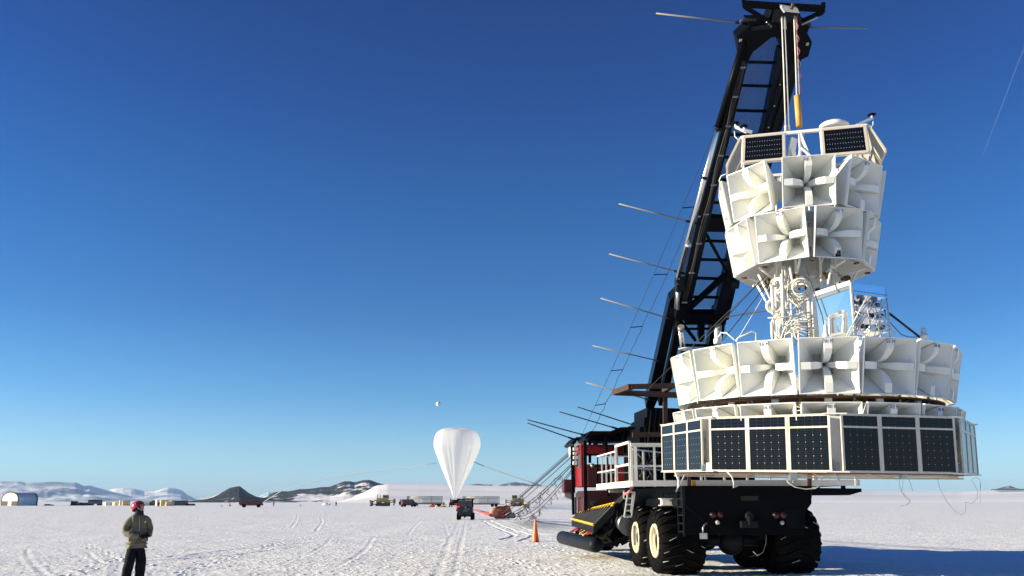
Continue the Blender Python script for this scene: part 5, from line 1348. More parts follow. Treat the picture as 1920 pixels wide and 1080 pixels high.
for x in (858.7, 884.6):
    for b_ in (.45, 2.5):
        m = MB(); m.lathe([(.14, -.15), (.29, -.15), (.33, -.09), (.335, 0), (.33, .09), (.29, .15), (.14, .15)], 28, Matrix.Translation((ux(x), b_, .33)) @ Matrix.Rotation(math.pi / 2, 4, 'Y'))
        for k in range(18): a = k * math.pi / 9; m.box((ux(x), b_ + .335 * math.sin(a), .33 + .335 * math.cos(a)), (.26, .05, .03), (-a, 0, 0))
        o = ubuild(m, 'wheel', M['rubber'], bevel=0); m = MB(); m.lathe([(0, -.1), (.14, -.1), (.14, .1), (0, .1)], 16, Matrix.Translation((ux(x), b_, .33)) @ Matrix.Rotation(math.pi / 2, 4, 'Y')); m.build('hub', M['grey'], o, local=True)
m = MB(); ub(m, 861, 882, 965, 969, .2, .4); ub(m, 870, 873, 966, 971, -.1, .3); ubuild(m, 'hitch', M['black'], bevel=0)
m = MB(); ub(m, 856.5, 859.5, 945, 950, -.02, .1); ubuild(m, 'tail_light', M['lampr'], bevel=0)
m = MB(); c = Vector((ux(852), .3, 0))
for i in range(7):
    t = i / 6; m.quad([(c.x + .12 * t + .1 * math.sin(3 * t), .2 + .1 * math.sin(5 * t), uz(944 + 13 * t)), (c.x + .42 + .05 * t, .25 + .12 * math.cos(4 * t), uz(943 + 13 * t)), (c.x + .42 + .05 * (t + .16), .25 + .12 * math.cos(4 * (t + .16)), uz(943 + 13 * (t + .16))), (c.x + .12 * (t + .16) + .1 * math.sin(3 * (t + .16)), .2 + .1 * math.sin(5 * (t + .16)), uz(944 + 13 * (t + .16)))])
o = m.build('red_flag', mat('red_cloth', (.75, .06, .06), .7), UT, local=True); md = o.modifiers.new('thick', 'SOLIDIFY'); md.thickness = .03
tag(o, 'bright red cloth hung on the left side')
sp = MB(); c = P(853, 940, YB); sp.box(c + Vector((0, 0, -.6)), (2.0, 2.2, .5)); sp.lathe([(.35, -.9), (.35, .9)], 18, Matrix.Translation(c) @ Matrix.Rotation(math.pi / 2, 4, 'Y')); sp.box(c + Vector((-.95, 0, 0)), (.15, .5, 1.2)); sp.box(c + Vector((.95, 0, 0)), (.15, .5, 1.2)); sp.box(c + Vector((0, 1.5, -.4)), (1.6, 1.4, .9))
o = sp.build('spool_stand', M['dgrey']); recentre(o); tag(o, 'dark launch spool stand holding the foot of the large balloon', 'spool stand')

# traffic cone
g = G(1004, 1017.5); CN = empty('traffic_cone', tuple(g)); tag(CN, 'bright orange traffic cone standing on the snow left of the crane truck', 'cone')
m = MB(); m.lathe([(.175, .03), (.165, .06), (.10, .46), (.045, .90), (.035, .955), (.022, .96), (.018, .94)], 28); m.build('cone_body', M['orange'], CN, local=True)
m = MB(); m.box((0, 0, .02), (.52, .52, .04)); m.build('cone_base', mat('dirty_orange', (.18, .05, .03), .6, 0, .3, 8), CN, local=True, bevel=.01)

# vehicles and stores across the field ------------------------------------
def base(px, py):
    g = G(px, py); s = (P(px + 1, 940, g.y) - P(px, 940, g.y)).length
    return g, s
def dozer(px, py, flip, label):
    g, s = base(px, py); k = s * 47 / 6.3          # length 47 px
    root = empty('bulldozer', tuple(g)); tag(root, label, 'bulldozer'); F_ = -1 if flip else 1
    def b(m, x, y, z, dx, dy, dz, rot=None): m.box((F_ * x * k, y * k, z * k), (dx * k, dy * k, dz * k), rot)
    m = MB(); b(m, -.3, 0, 1.5, 2.6, 1.3, 1.0); b(m, -1.2, 0, 1.2, 1.2, 1.2, .8); b(m, .9, 0, 1.2, 1.2, 1.6, .8); m.build('body', M['dozer'], root, local=True, bevel=.05)
    m = MB(); b(m, .55, 0, 2.75, 1.35, 1.5, .16)
    for x in (-.05, 1.15):
        for y in (-.65, .65): b(m, x, y, 2.3, .12, .12, .95)
    b(m, .55, 0, 1.95, 1.3, 1.4, .3); cabm = m.build('cab', M['dozer'], root, local=True, bevel=.02)
    m = MB(); b(m, .55, 0, 2.35, 1.1, 1.3, .6); m.build('cab_glass', M['glassd'], cabm, local=True)
    for y in (-1, 1):
        m = MB(); pts = [(-1.9, .35), (-1.7, .08), (1.3, .05), (1.55, .35), (1.5, .75), (1.2, .95), (-1.4, .8), (-1.8, .65)]
        m.prism([Vector((F_ * x * k, (y - .25) * k, z * k)) for x, z in pts], (0, .5 * k, 0)); m.build('track', M['track'], root, local=True, bevel=.02)
    m = MB(); m.tube([Vector((F_ * -1.55 * k, 0, 2.0 * k)), Vector((F_ * -1.5 * k, 0, 2.95 * k))], .09 * k, 8); m.build('exhaust_stack', M['black'], root, local=True)
    m = MB(); m.tube([Vector((F_ * -.9 * k, .3 * k, 2.0 * k)), Vector((F_ * -.9 * k, .3 * k, 2.85 * k))], .07 * k, 8); m.build('air_intake', M['black'], root, local=True)
    m = MB(); pts = [(-3.3, .05), (-3.05, 0), (-2.85, .25), (-2.8, .7), (-3.0, 1.35), (-3.3, 1.5), (-3.15, .9), (-3.12, .4)]
    m.prism([Vector((F_ * x * k, -1.6 * k, z * k)) for x, z in pts], (0, 3.2 * k, 0)); m.build('blade', M['dozer'], root, local=True)
    m = MB()
    for y in (-.9, .9): m.beam((F_ * -2.9 * k, y * k, .5 * k), (F_ * -.6 * k, y * k, .5 * k), .2 * k, .22 * k); m.beam((F_ * -2.9 * k, y * k, 1.0 * k), (F_ * -1.6 * k, y * k, 1.7 * k), .12 * k)
    m.build('push_arms', M['dozer'], root, local=True)
    m = MB(); m.beam((F_ * 1.5 * k, 0, 1.3 * k), (F_ * 2.4 * k, 0, 1.5 * k), .18 * k); m.beam((F_ * 1.5 * k, 0, .9 * k), (F_ * 2.5 * k, 0, 1.0 * k), .18 * k); b(m, 2.55, 0, 1.2, .3, 2.0, .5); m.build('ripper_frame', M['dozer'], root, local=True)
    m = MB()
    for y in (-.7, 0, .7): m.prism([Vector((F_ * x * k, (y - .08) * k, z * k)) for x, z in ((2.5, 1.9), (2.8, 1.9), (2.95, 1.2), (2.75, .5), (2.45, .15), (2.6, .7), (2.7, 1.2))], (0, .16 * k, 0))
    m.build('ripper_teeth', M['dozer'], root, local=True)
    return root
dozer(719, 949.3, False, 'dusty yellow bulldozer left of the red van, blade to the left')
dozer(969, 949.8, True, 'dusty yellow bulldozer at the right end of the right tube trailer')

def van(px, py, L, label, rear_x, mt_, colr, heading=25):
    g, s = base(px, py); k = s * L / 5.2
    root = empty('van', tuple(g), (0, 0, R(heading))); tag(root, label, 'van')
    m = MB(); pts = [(-2.5, .45), (2.55, .45), (2.6, .95), (2.45, 1.25), (1.75, 1.35), (1.15, 2.05), (.9, 2.2), (-2.4, 2.2), (-2.55, 1.9), (-2.6, .8)]
    m.prism([Vector((x * k, -.95 * k, z * k)) for x, z in pts], (0, 1.9 * k, 0)); body = m.build('body', mt_, root, local=True, bevel=.06)
    m = MB()
    for x0, x1 in ((-2.2, -1.3), (-1.2, -.2), (-.1, .85)): m.box(((x0 + x1) / 2 * k, -.955 * k, 1.7 * k), ((x1 - x0) * k, .02 * k, .5 * k))
    m.box((-2.58 * k, 0, 1.65 * k), (.03 * k, 1.5 * k, .5 * k), (0, .1, 0)); m.build('window', M['glassd'], body, local=True)
    for x in (-1.65, 1.65):
        for y in (-.85, .85):
            m = MB(); m.lathe([(.2, -.14), (.38, -.14), (.42, -.08), (.42, .08), (.38, .14), (.2, .14)], 20, Matrix.Translation((x * k, y * k, .42 * k)) @ Matrix.Rotation(math.pi / 2, 4, 'X') @ Matrix.Scale(k, 4))
            o = m.build('wheel', M['rubber'], root, local=True); m = MB(); m.lathe([(0, -.12), (.2, -.12), (.2, .12), (0, .12)], 12, Matrix.Translation((x * k, y * k, .42 * k)) @ Matrix.Rotation(math.pi / 2, 4, 'X') @ Matrix.Scale(k, 4)); m.build('rim', M['grey'], o, local=True)
    m = MB(); m.lathe([(.12, -.12), (.4, -.12), (.42, 0), (.4, .12), (.12, .12)], 20, Matrix.Translation((-2.75 * k, .35 * k, 1.15 * k)) @ Matrix.Rotation(math.pi / 2, 4, 'Y') @ Matrix.Scale(k, 4)); m.build('spare_wheel', M['rubber'], root, local=True)
    m = MB(); m.box((-2.62 * k, 0, .55 * k), (.15 * k, 1.8 * k, .16 * k)); m.box((2.65 * k, 0, .6 * k), (.15 * k, 1.8 * k, .2 * k)); m.build('bumper', M['black'], root, local=True)
    for y in (-.8, .8): m = MB(); m.box((-2.61 * k, y * k, 1.0 * k), (.04 * k, .14 * k, .3 * k)); m.build('tail_light', M['lampr'], root, local=True)
    return root
van(766, 950.5, 33, 'dark red van parked beside the left tube trailer', 0, mat('dusty_maroon', (.13, .025, .03), .4, 0, .3, .8, dirt=((.10, .09, .10), .6, 1)), None, 34)
van(471, 951.5, 41, 'dusty red van standing alone in front of the volcanic cone', 0, mat('rusty_maroon', (.14, .03, .03), .5, 0, .4, .8, dirt=((.10, .07, .07), .55, 1)), None, 14)

def trailer(x0, x1, py, label, wheel_at):
    g, s = base((x0 + x1) / 2, py); L = (x1 - x0) * s; root = empty('tube_trailer', tuple(g)); tag(root, label, 'trailer')
    H = 19 * s; zb_ = H * .34; zt_ = H
    tm = mat('trailer_tube', (.44, .45, .42), .4, .1, .1, .5, dirt=((.30, .28, .24), .62, .8))
    nr_ = 5
    for r_i in range(nr_):
        m = MB()
        z = zb_ + (zt_ - zb_) * (r_i + .5) / nr_; r = (zt_ - zb_) / nr_ * .36
        for y in (-1.0, -.33, .33, 1.0): m.tube([(-L / 2 + .3, y, z), (L / 2 - .3, y, z)], r, 10)
        m.build('gas_tubes', tm, root, local=True)
    m = MB()
    for x in (-L / 2, -L / 2 * .34, L / 2 * .34, L / 2 - .1):
        for y in (-1.3, 1.3): m.beam((x, y, zb_), (x, y, zt_ + .05), .14)
        m.beam((x, -1.3, zt_ + .05), (x, 1.3, zt_ + .05), .14)
    for z in (zb_, zt_ + .05):
        for y in (-1.3, 1.3): m.beam((-L / 2, y, z), (L / 2, y, z), .12)
    m.box((-L / 2, 0, (zb_ + zt_) / 2), (.1, 2.6, zt_ - zb_)); m.box((L / 2 - .1, 0, (zb_ + zt_) / 2 ), (.1, 2.6, zt_ - zb_)); m.build('rack_frame', mat('rack_grey', (.40, .41, .40), .5, 0, .1, 1), root, local=True)
    m = MB(); m.box((0, 0, zb_ - .22), (L, 1.6, .32)); m.box((-L / 2 * .8, 0, zb_ - .5), (.5, 1.8, .5)); m.beam((-L / 2, 0, zb_ - .3), (-L / 2 - 1.6, 0, .7), .12); m.beam((L / 2, 0, zb_ - .4), (L / 2 + 1.5, 0, .8), .12); m.build('trailer_chassis', M['black'], root, local=True)
    m = MB(); m.beam((-L * .22, -.7, zb_ - .4), (-L * .22, -.7, .1), .12); m.beam((-L * .22, .7, zb_ - .4), (-L * .22, .7, .1), .12); m.build('landing_leg', M['dgrey'], root, local=True)
    for x in wheel_at:
        for y in (-1.1, 1.1):
            m = MB(); m.lathe([(.2, -.2), (.48, -.2), (.52, -.1), (.52, .1), (.48, .2), (.2, .2)], 18, Matrix.Translation((x * L, y, .5)) @ Matrix.Rotation(math.pi / 2, 4, 'X')); m.build('wheel', M['rubber'], root, local=True)
    return root
trailer(764, 829, 950, 'long pale tube trailer left of the large balloon', (.34, .42))
trailer(868, 937, 950.3, 'long pale tube trailer right of the large balloon', (.30, .40))

# things lying at the foot of the left trailer
def lump(px, py, w_, h_, mt_, label, cat, name, group=None):
    g, s = base(px, py); root_c = g
    import bmesh
    bm = bmesh.new(); bmesh.ops.create_icosphere(bm, subdivisions=3, radius=1)
    for v in bm.verts:
        q = v.co.copy(); v.co = q * (1 + .5 * noise.noise(q * 2.2 + Vector((px, 0, 0)))); v.co.x *= w_ * s / 2; v.co.y *= w_ * s / 3; v.co.z = max(0, (v.co.z * .6 + .45)) * h_ * s
    me = bpy.data.meshes.new(name); bm.to_mesh(me); bm.free(); me.materials.append(mt_)
    o = bpy.data.objects.new(name, me); col.objects.link(o); o.location = root_c; WM[o.name] = Matrix.Translation(root_c)
    return tag(o, label, cat, group)
lump(811, 951, 9, 5, mat('red_bag', (.5, .03, .03), .6), 'red bag on the snow under the left tube trailer', 'bag', 'duffel_bag')
lump(818, 951.3, 5, 4, M['rail'], 'white sack on the snow right of the red bag', 'bag', 'sack')
lump(830, 951, 12, 3, mat('orange_tarp', (.60, .22, .06), .7, 0, .5, 1), 'flat orange tarp on the snow near the people by the balloon', 'tarp', 'tarp')
lump(805, 951.2, 5, 2.5, M['yellow'], 'low yellow cover on the snow left of the red bag', 'cover', 'cover')
lump(985, 951, 14, 4, mat('straw_net', (.45, .36, .16), .8, 0, .4, 2), 'pile of straw coloured netting right of the right bulldozer', 'netting', 'netting')

# hangar
g, s = base(34, 948.2)
HG = empty('arched_hangar', tuple(g + Vector((-2.5, 5, 0))), (0, 0, R(70))); tag(HG, 'arched hangar with a bright white end wall and grey fabric roof at the left edge', 'hangar')
Wd, Ht, Ln = 8.6, 24.5 * s, 9.0
arch = [(-Wd / 2, 0), (-Wd / 2, Ht * .62), (-Wd * .40, Ht * .82), (-Wd * .26, Ht * .94), (-Wd * .1, Ht * .995), (Wd * .1, Ht * .995), (Wd * .26, Ht * .94), (Wd * .40, Ht * .82), (Wd / 2, Ht * .62), (Wd / 2, 0)]
m = MB(); vs = []; fs = []
for k in range(17):
    x = -Ln / 2 + Ln * k / 16; d_ = .05 * (1 if k % 2 else -1)
    for y, z in arch: vs.append((x, -y * (1 + d_ * .1), z * (1 + d_ * .15)))
na_ = len(arch)
for k in range(16):
    for j in range(na_ - 1): fs.append((k * na_ + j, k * na_ + j + 1, (k + 1) * na_ + j + 1, (k + 1) * na_ + j))
m.add(vs, fs); m.build('roof', M['roof'], HG, local=True)
m = MB(); m.prism([Vector((-Ln / 2 - .08, -y * .97, z * .97)) for y, z in arch], (.1, 0, 0)); ew = m.build('end_wall', M['hwhite'], HG, local=True)
m = MB(); m.box((-Ln / 2 - .14, -Wd * .30, Ht * .17), (.08, Wd * .34, Ht * .34)); m.box((-Ln / 2 - .14, Wd * .30, Ht * .17), (.08, Wd * .34, Ht * .34)); split(m, 'door_leaf', mat('hangar_door_dark', (.02, .018, .018), .7), ew, local=True)
m = MB(); m.prism([Vector((Ln / 2, -y * .97, z * .97)) for y, z in arch], (.1, 0, 0)); m.build('end_wall', M['brown'], HG, local=True)
for x in (-Ln / 2, Ln / 2):
    m = MB(); pts = [(x, -y * 1.03, z * 1.025) for y, z in arch]
    for a, b in zip(pts[:-1], pts[1:]): m.beam(a, b, .35, .3, up=(1, 0, 0))
    m.build('end_arch', M['brown'], HG, local=True)

# low sheds and stacks on the far left
def simple_block(name, x0, x1, y0, y1, mt_, label, cat, dy=3.0, group=None, extra=None, Yoff=0.0, py=948.0):
    g, s = base((x0 + x1) / 2, py); Y = g.y + Yoff; s = (P(961, 940, Y) - P(960, 940, Y)).length
    z0 = max(0, P(0, y1, Y).z); z1 = P(0, y0, Y).z; xa, xb = P(x0, 940, Y).x, P(x1, 940, Y).x
    root = empty(name, ((xa + xb) / 2, Y + dy / 2, 0)); tag(root, label, cat, group)
    w_, h_ = xb - xa, z1
    if extra == 'crates': root.rotation_euler.z = R(-48); WM[root.name] = WM[root.name] @ Matrix.Rotation(R(-48), 4, 'Z'); w_ *= .95
    if extra == 'crates':
        nx = max(1, round(w_ / 1.6)); nz = max(1, round(h_ / .9))
        m = MB()
        for i in range(nx):
            for j in range(nz):
                m.box((-w_ / 2 + w_ * (i + .5) / nx, random.uniform(-.1, .1), h_ * (j + .5) / nz), (w_ / nx * .94, dy, h_ / nz * .93))
        m.build('stacked_boards', mt_, root, local=True)
        m = MB()
        for i in range(nx + 1): m.box((-w_ / 2 + w_ * i / nx, -dy / 2 - .06, h_ / 2), (.10, .1, h_))
        m.build('strapping', M['brown'], root, local=True)
    elif extra == 'container':
        m = MB(); m.box((0, 0, h_ / 2), (w_, dy, h_))
        for i in range(int(w_ / .5)): m.box((-w_ / 2 + .25 + i * .5, -dy / 2 - .04, h_ / 2), (.22, .1, h_ * .9))
        m.build('walls', mt_, root, local=True)
        m = MB(); m.box((-w_ / 2 - .03, 0, h_ * .48), (.06, dy * .86, h_ * .86)); m.build('end_door', M['grey'], root, local=True)
    elif extra == 'shed':
        m = MB(); m.box((0, 0, h_ * .62), (w_, dy, h_ * .7)); m.build('walls', mt_, root, local=True)
        m = MB(); m.prism([Vector((-w_ / 2 - .2, -dy / 2 - .2, h_ * .95)), Vector((-w_ / 2 - .2, 0, h_ * 1.1)), Vector((-w_ / 2 - .2, dy / 2 + .2, h_ * .95))], (w_ + .4, 0, 0)); m.build('roof', M['dgrey'], root, local=True)
        m = MB(); m.box((-w_ / 2 + .7, 0, h_ * .1), (1.2, dy, h_ * .4)); m.box((w_ / 2 - .5, 0, h_ * .1), (.8, dy, h_ * .4)); m.build('skids', M['black'], root, local=True)
    else:
        m = MB()
        for i in range(max(2, int(w_ / 2))):
            hh = h_ * random.uniform(.5, 1); m.box((-w_ / 2 + (i + .5) * w_ / max(2, int(w_ / 2)), random.uniform(-.5, .5), hh / 2), (w_ / max(2, int(w_ / 2)) * random.uniform(.7, 1.0), dy, hh), (0, 0, random.uniform(-.1, .1)))
        m.build('load', mt_, root, local=True)
        m = MB(); m.box((0, 0, .2), (w_ * 1.05, dy * 1.1, .25)); m.build('sled', M['black'], root, local=True)
    return root
simple_block('cargo_sled', 132, 160, 939.5, 946, mat('dark_rust', (.07, .035, .03), .8, 0, .4, .6), 'low sled of dark rusty cargo between the hangar and the grey shed', 'sled')
simple_block('shed', 165, 186, 938, 946, M['cblue'], 'small dark grey shed on skids right of the rusty cargo sled', 'shed', extra='shed', Yoff=24)
simple_block('cargo_sled', 84, 94, 944.5, 947.2, M['grey'], 'small flat grey sled just right of the hangar', 'sled')
for i, (a, b, t, mt_, lb) in enumerate(((192, 209, 941.5, 'timber2', 'long low stack of pale yellow boards at the left end of the crate row'), (210, 224, 941, 'timber2', 'second low stack of yellow boards from the left of the crate row'), (225, 231.5, 938.3, 'timber2', 'taller cream crate stack left of the standing man in the red helmet'),
                                     (232, 236, 938.5, 'timber', 'narrow orange-brown crate stack just behind the helmet on its left'), (262, 267, 940, 'timber2', 'small cream crate just right of the red helmet'), (268, 271.5, 940.5, 'timber2', 'pale crate second right of the helmet'),
                                     (293, 301.5, 937, 'hwhite', 'bright white tall crate right of the olive sled in the crate row'), (302, 309, 937.5, 'timber', 'orange-yellow crate next to the white tall crate'), (312, 319, 940.5, 'timber', 'brown and yellow striped crate left of the dark blue container'))):
    simple_block('crate_stack', a, b, t, 947.5, M[mt_], lb, 'crates', group='row of crates behind the man in the helmet', extra='crates', Yoff=14 - 4 * i)
simple_block('cargo_sled', 273, 280, 939.5, 947.5, M['brown'], 'dark brown cargo heap between the cream crates and the olive sled', 'sled')
simple_block('cargo_sled', 279, 289, 937.5, 947.5, M['olive'], 'olive green load on a sled in the crate row', 'sled')
simple_block('container', 322, 348, 938.5, 948, M['cblue'], 'dark blue shipping container at the right end of the crate row', 'container', extra='container')
simple_block('cargo_sled', 348.5, 362, 944, 947.5, M['brown'], 'low flat brown stack right of the dark blue container', 'sled')
lump(612, 947.3, 16, 4, mat('snow_heap', (.78, .78, .80), .9), 'low heap of white snow behind the person left of the bulldozer', 'snow heap', 'snow_heap')
for px, py, h_, lb in ((430, 950, 12, 'thin flag pole with orange marker left of the lone red van'), (563, 949.5, 4, 'tiny flag stake in front of the rocky ridge'), (415, 950, 4, 'tiny orange stake left of the taller flag pole'), (990, 949, 6, 'thin marker stake right of the straw netting')):
    g, s = base(px, py); root = empty('marker_flag', tuple(g)); tag(root, lb, 'flag')
    m = MB(); m.tube([(0, 0, 0), (0, 0, h_ * s)], .07, 6); m.build('pole', M['dgrey'], root, local=True)
    m = MB(); m.box((.3, 0, h_ * s * .2), (.5, .05, h_ * s * .25)); m.build('flag', M['orange'], root, local=True)
m = MB(); m.tube([P(1921, 88, 9000), P(1908, 120, 9000), P(1880, 195, 9000), P(1842, 292, 9000)], [7, 6, 5, 3], 6)
cm = bpy.data.materials.new('vapour'); cm.use_nodes = True; b_ = cm.node_tree.nodes['Principled BSDF']; b_.inputs['Base Color'].default_value = (.7, .75, .8, 1); b_.inputs['Alpha'].default_value = .035
tag(m.build('contrail', cm), kind='stuff')

# ------------------------------------------------------------------ people
def skin_mesh(name, verts, edges, radii, root, mt_, sub=2, rough=0.0, seed=0, rscale=6.0):
    me = bpy.data.meshes.new(name); me.from_pydata([tuple(v) for v in verts], edges, []); me.update()
    o = bpy.data.objects.new(name, me); col.objects.link(o)
    md = o.modifiers.new('skin', 'SKIN'); md.use_smooth_shade = True; md.branch_smoothing = .6
    for i, r in enumerate(radii):
        d = me.skin_vertices[0].data[i]; d.radius = r if isinstance(r, tuple) else (r, r); d.use_root = (i == root)
    ss = o.modifiers.new('sub', 'SUBSURF'); ss.levels = sub; ss.render_levels = sub
    bpy.context.view_layer.update()
    m2 = bpy.data.meshes.new_from_object(o.evaluated_get(bpy.context.evaluated_depsgraph_get()))
    bpy.data.objects.remove(o); bpy.data.meshes.remove(me)
    m2.name = name; m2.materials.clear(); m2.materials.append(mt_)
    if rough:
        for v in m2.vertices:
            p = v.co; n1 = noise.noise(Vector((p.x * rscale, p.y * rscale, p.z * rscale * 1.6)) + Vector((seed, 0, 0)))
            n2 = noise.noise(Vector((p.x * rscale * 2.6, p.y * rscale * 2.6, p.z * rscale * 3.4)) + Vector((0, seed, 0)))
            v.co = p + v.normal * (n1 + .5 * n2) * rough
    for p in m2.polygons: p.use_smooth = True
    return m2
def addme(me, name, parent, label=None):
    me.name = name; o = bpy.data.objects.new(name, me); col.objects.link(o); o.parent = parent
    WM[o.name] = WM[parent.name]
    if label: o['label'] = label
    return o
parka_m = mat('olive_tan_parka', (.15, .13, .09), .85, 0, .12, 9, .35, 25)
trou_m = mat('black_trousers', (.007, .007, .009), .85, 0, .3, 12, .4, 30, spec=.15)
glove_m = mat('black_glove', (.006, .006, .007), .7, 0, .2, 20, spec=.2)
skin_m = mat('skin', (.36, .19, .13), .5, 0, .08, 30)
helm_m = mat('red_helmet', (.42, .012, .02), .22, 0, .05, 6, coat=.6)
bal_m = mat('dark_balaclava', (.012, .013, .016), .9, 0, .2, 20, .3, 60)
boot_m = mat('boot', (.012, .011, .010), .7, 0, .2, 10)

g = G(250, 1103)
MAN = empty('person', tuple(g), (0, 0, R(32))); tag(MAN, 'man in a red helmet, olive tan parka and black trousers looking up, hands clasped', 'person')
# local frame: front = -Y, his left = +X (picture right); z up, metres
neck, head = Vector((-.01, .015, 1.50)), Vector((-.01, .0, 1.66))
# body core (skin, mostly covered)
V = [(0, 0, .95), (0, .01, 1.15), (0, .02, 1.35), tuple(neck), (.09, .01, .90), (.10, .02, .50), (.11, .05, .09), (-.09, .01, .90), (-.12, .02, .50), (-.16, .05, .09), (.15, .02, 1.42), (.225, .03, 1.20), (.18, -.13, 1.10), (-.15, .02, 1.42), (-.23, .03, 1.20), (-.14, -.17, 1.09), (-.01, .01, 1.57)]
E_ = [(0, 1), (1, 2), (2, 3), (0, 4), (4, 5), (5, 6), (0, 7), (7, 8), (8, 9), (2, 10), (10, 11), (11, 12), (2, 13), (13, 14), (14, 15), (3, 16)]
Rd = [.11, .11, .11, .05, .08, .05, .035, .08, .05, .035, .04, .022, .018, .04, .022, .018, .05]
body = addme(skin_mesh('body', V, E_, Rd, 0, skin_m, 2), 'body', MAN)
# trousers
V = [(0, .01, .96), (0, .01, .86), (.09, .01, .78), (.10, .0, .62), (.10, .0, .48), (.105, .03, .30), (.11, .05, .10), (-.09, .01, .78), (-.105, .0, .62), (-.12, .0, .48), (-.145, .03, .30), (-.17, .05, .10)]
E_ = [(0, 1), (1, 2), (2, 3), (3, 4), (4, 5), (5, 6), (1, 7), (7, 8), (8, 9), (9, 10), (10, 11)]
Rd = [(.185, .14), (.18, .135), .125, .115, .108, .104, .100, .125, .115, .108, .104, .100]
addme(skin_mesh('trousers', V, E_, Rd, 0, trou_m, 3, .012, 3, 7), 'trousers', MAN)
# parka torso with raised collar, sleeves bent so that the hands meet low in front
V = [(0, .005, .90), (0, .005, .98), (0, .01, 1.12), (0, .02, 1.28), (0, .025, 1.40), (0, .015, 1.475), (-.005, .01, 1.53),
     (.12, .025, 1.415), (.185, .035, 1.34), (.222, .04, 1.22), (.225, .0, 1.12), (.215, -.10, 1.075), (.175, -.185, 1.065),
     (-.12, .025, 1.415), (-.19, .035, 1.34), (-.23, .04, 1.22), (-.235, .0, 1.11), (-.13, -.15, 1.065), (.01, -.20, 1.06)]
E_ = [(0, 1), (1, 2), (2, 3), (3, 4), (4, 5), (5, 6), (4, 7), (7, 8), (8, 9), (9, 10), (10, 11), (11, 12), (4, 13), (13, 14), (14, 15), (15, 16), (16, 17), (17, 18)]
Rd = [(.195, .16), (.19, .16), (.195, .165), (.205, .16), (.172, .135), (.125, .105), (.098, .092), .098, .090, .080, .075, .068, .054, .098, .090, .083, .077, .070, .054]
pk = addme(skin_mesh('parka', V, E_, Rd, 1, parka_m, 3, .011, 7, 6), 'parka', MAN)
m = MB(); m.tube([(.0, -.172, .88), (.002, -.178, 1.0), (.004, -.176, 1.15), (.004, -.160, 1.32), (.0, -.105, 1.46)], .008, 6); m.build('zip_flap', mat('zip_dark', (.05, .05, .04), .6), pk, local=True)
m = MB(); m.box((.10, -.150, 1.33), (.035, .02, .03), (.1, 0, .3)); m.build('badge', M['steel'], pk, local=True)
for s in (-1, 1):
    m = MB(); m.box((s * .12, -.165, .985), (.13, .02, .09), (0, 0, s * .25)); m.build('pocket_flap', parka_m, pk, local=True, bevel=.006)
# gloves: five fingers each, left hand closed over the right wrist
def hand(c, dirx, name):
    """palm centre c; fingers run along +/-x (dirx) and curl down"""
    V = [c + Vector((-dirx * .055, .02, .01)), c, c + Vector((dirx * .04, -.005, 0))]; E2 = [(0, 1), (1, 2)]; Rr = [.036, (.045, .026), (.042, .022)]
    me = skin_mesh(name, V, E2, Rr, 1, glove_m, 2); par = addme(me, name, MAN)
    for k, L in enumerate((.062, .072, .068, .052)):
        z = .032 - .021 * k; b0 = c + Vector((dirx * .045, -.006, z))
        V = [b0, b0 + Vector((dirx * L * .45, -.012, -.002)), b0 + Vector((dirx * L * .80, .004, -.008)), b0 + Vector((dirx * L * .85, .026, -.014))]
        addme(skin_mesh('finger', V, [(0, 1), (1, 2), (2, 3)], [.0125, .012, .011, .009], 0, glove_m, 1), 'finger', par)
    b0 = c + Vector((dirx * .0, -.01, .038)); V = [b0, b0 + Vector((dirx * .03, -.02, .022)), b0 + Vector((dirx * .055, -.018, .018))]
    addme(skin_mesh('thumb', V, [(0, 1), (1, 2)], [.015, .013, .010], 0, glove_m, 1), 'thumb', par)
    return par
hand(Vector((.075, -.22, 1.05)), 1, 'glove'); hand(Vector((.145, -.245, 1.045)), -1, 'glove')
for s, x, y in ((1, .11, .05), (-1, -.17, .05)):
    V = [(x, y + .05, .08), (x, y + .03, .06), (x + s * .01, y - .09, .05), (x + s * .02, y - .17, .04)]
    addme(skin_mesh('boot', V, [(0, 1), (1, 2), (2, 3)], [.07, .068, (.058, .045), (.045, .035)], 0, boot_m, 2), 'boot', MAN)
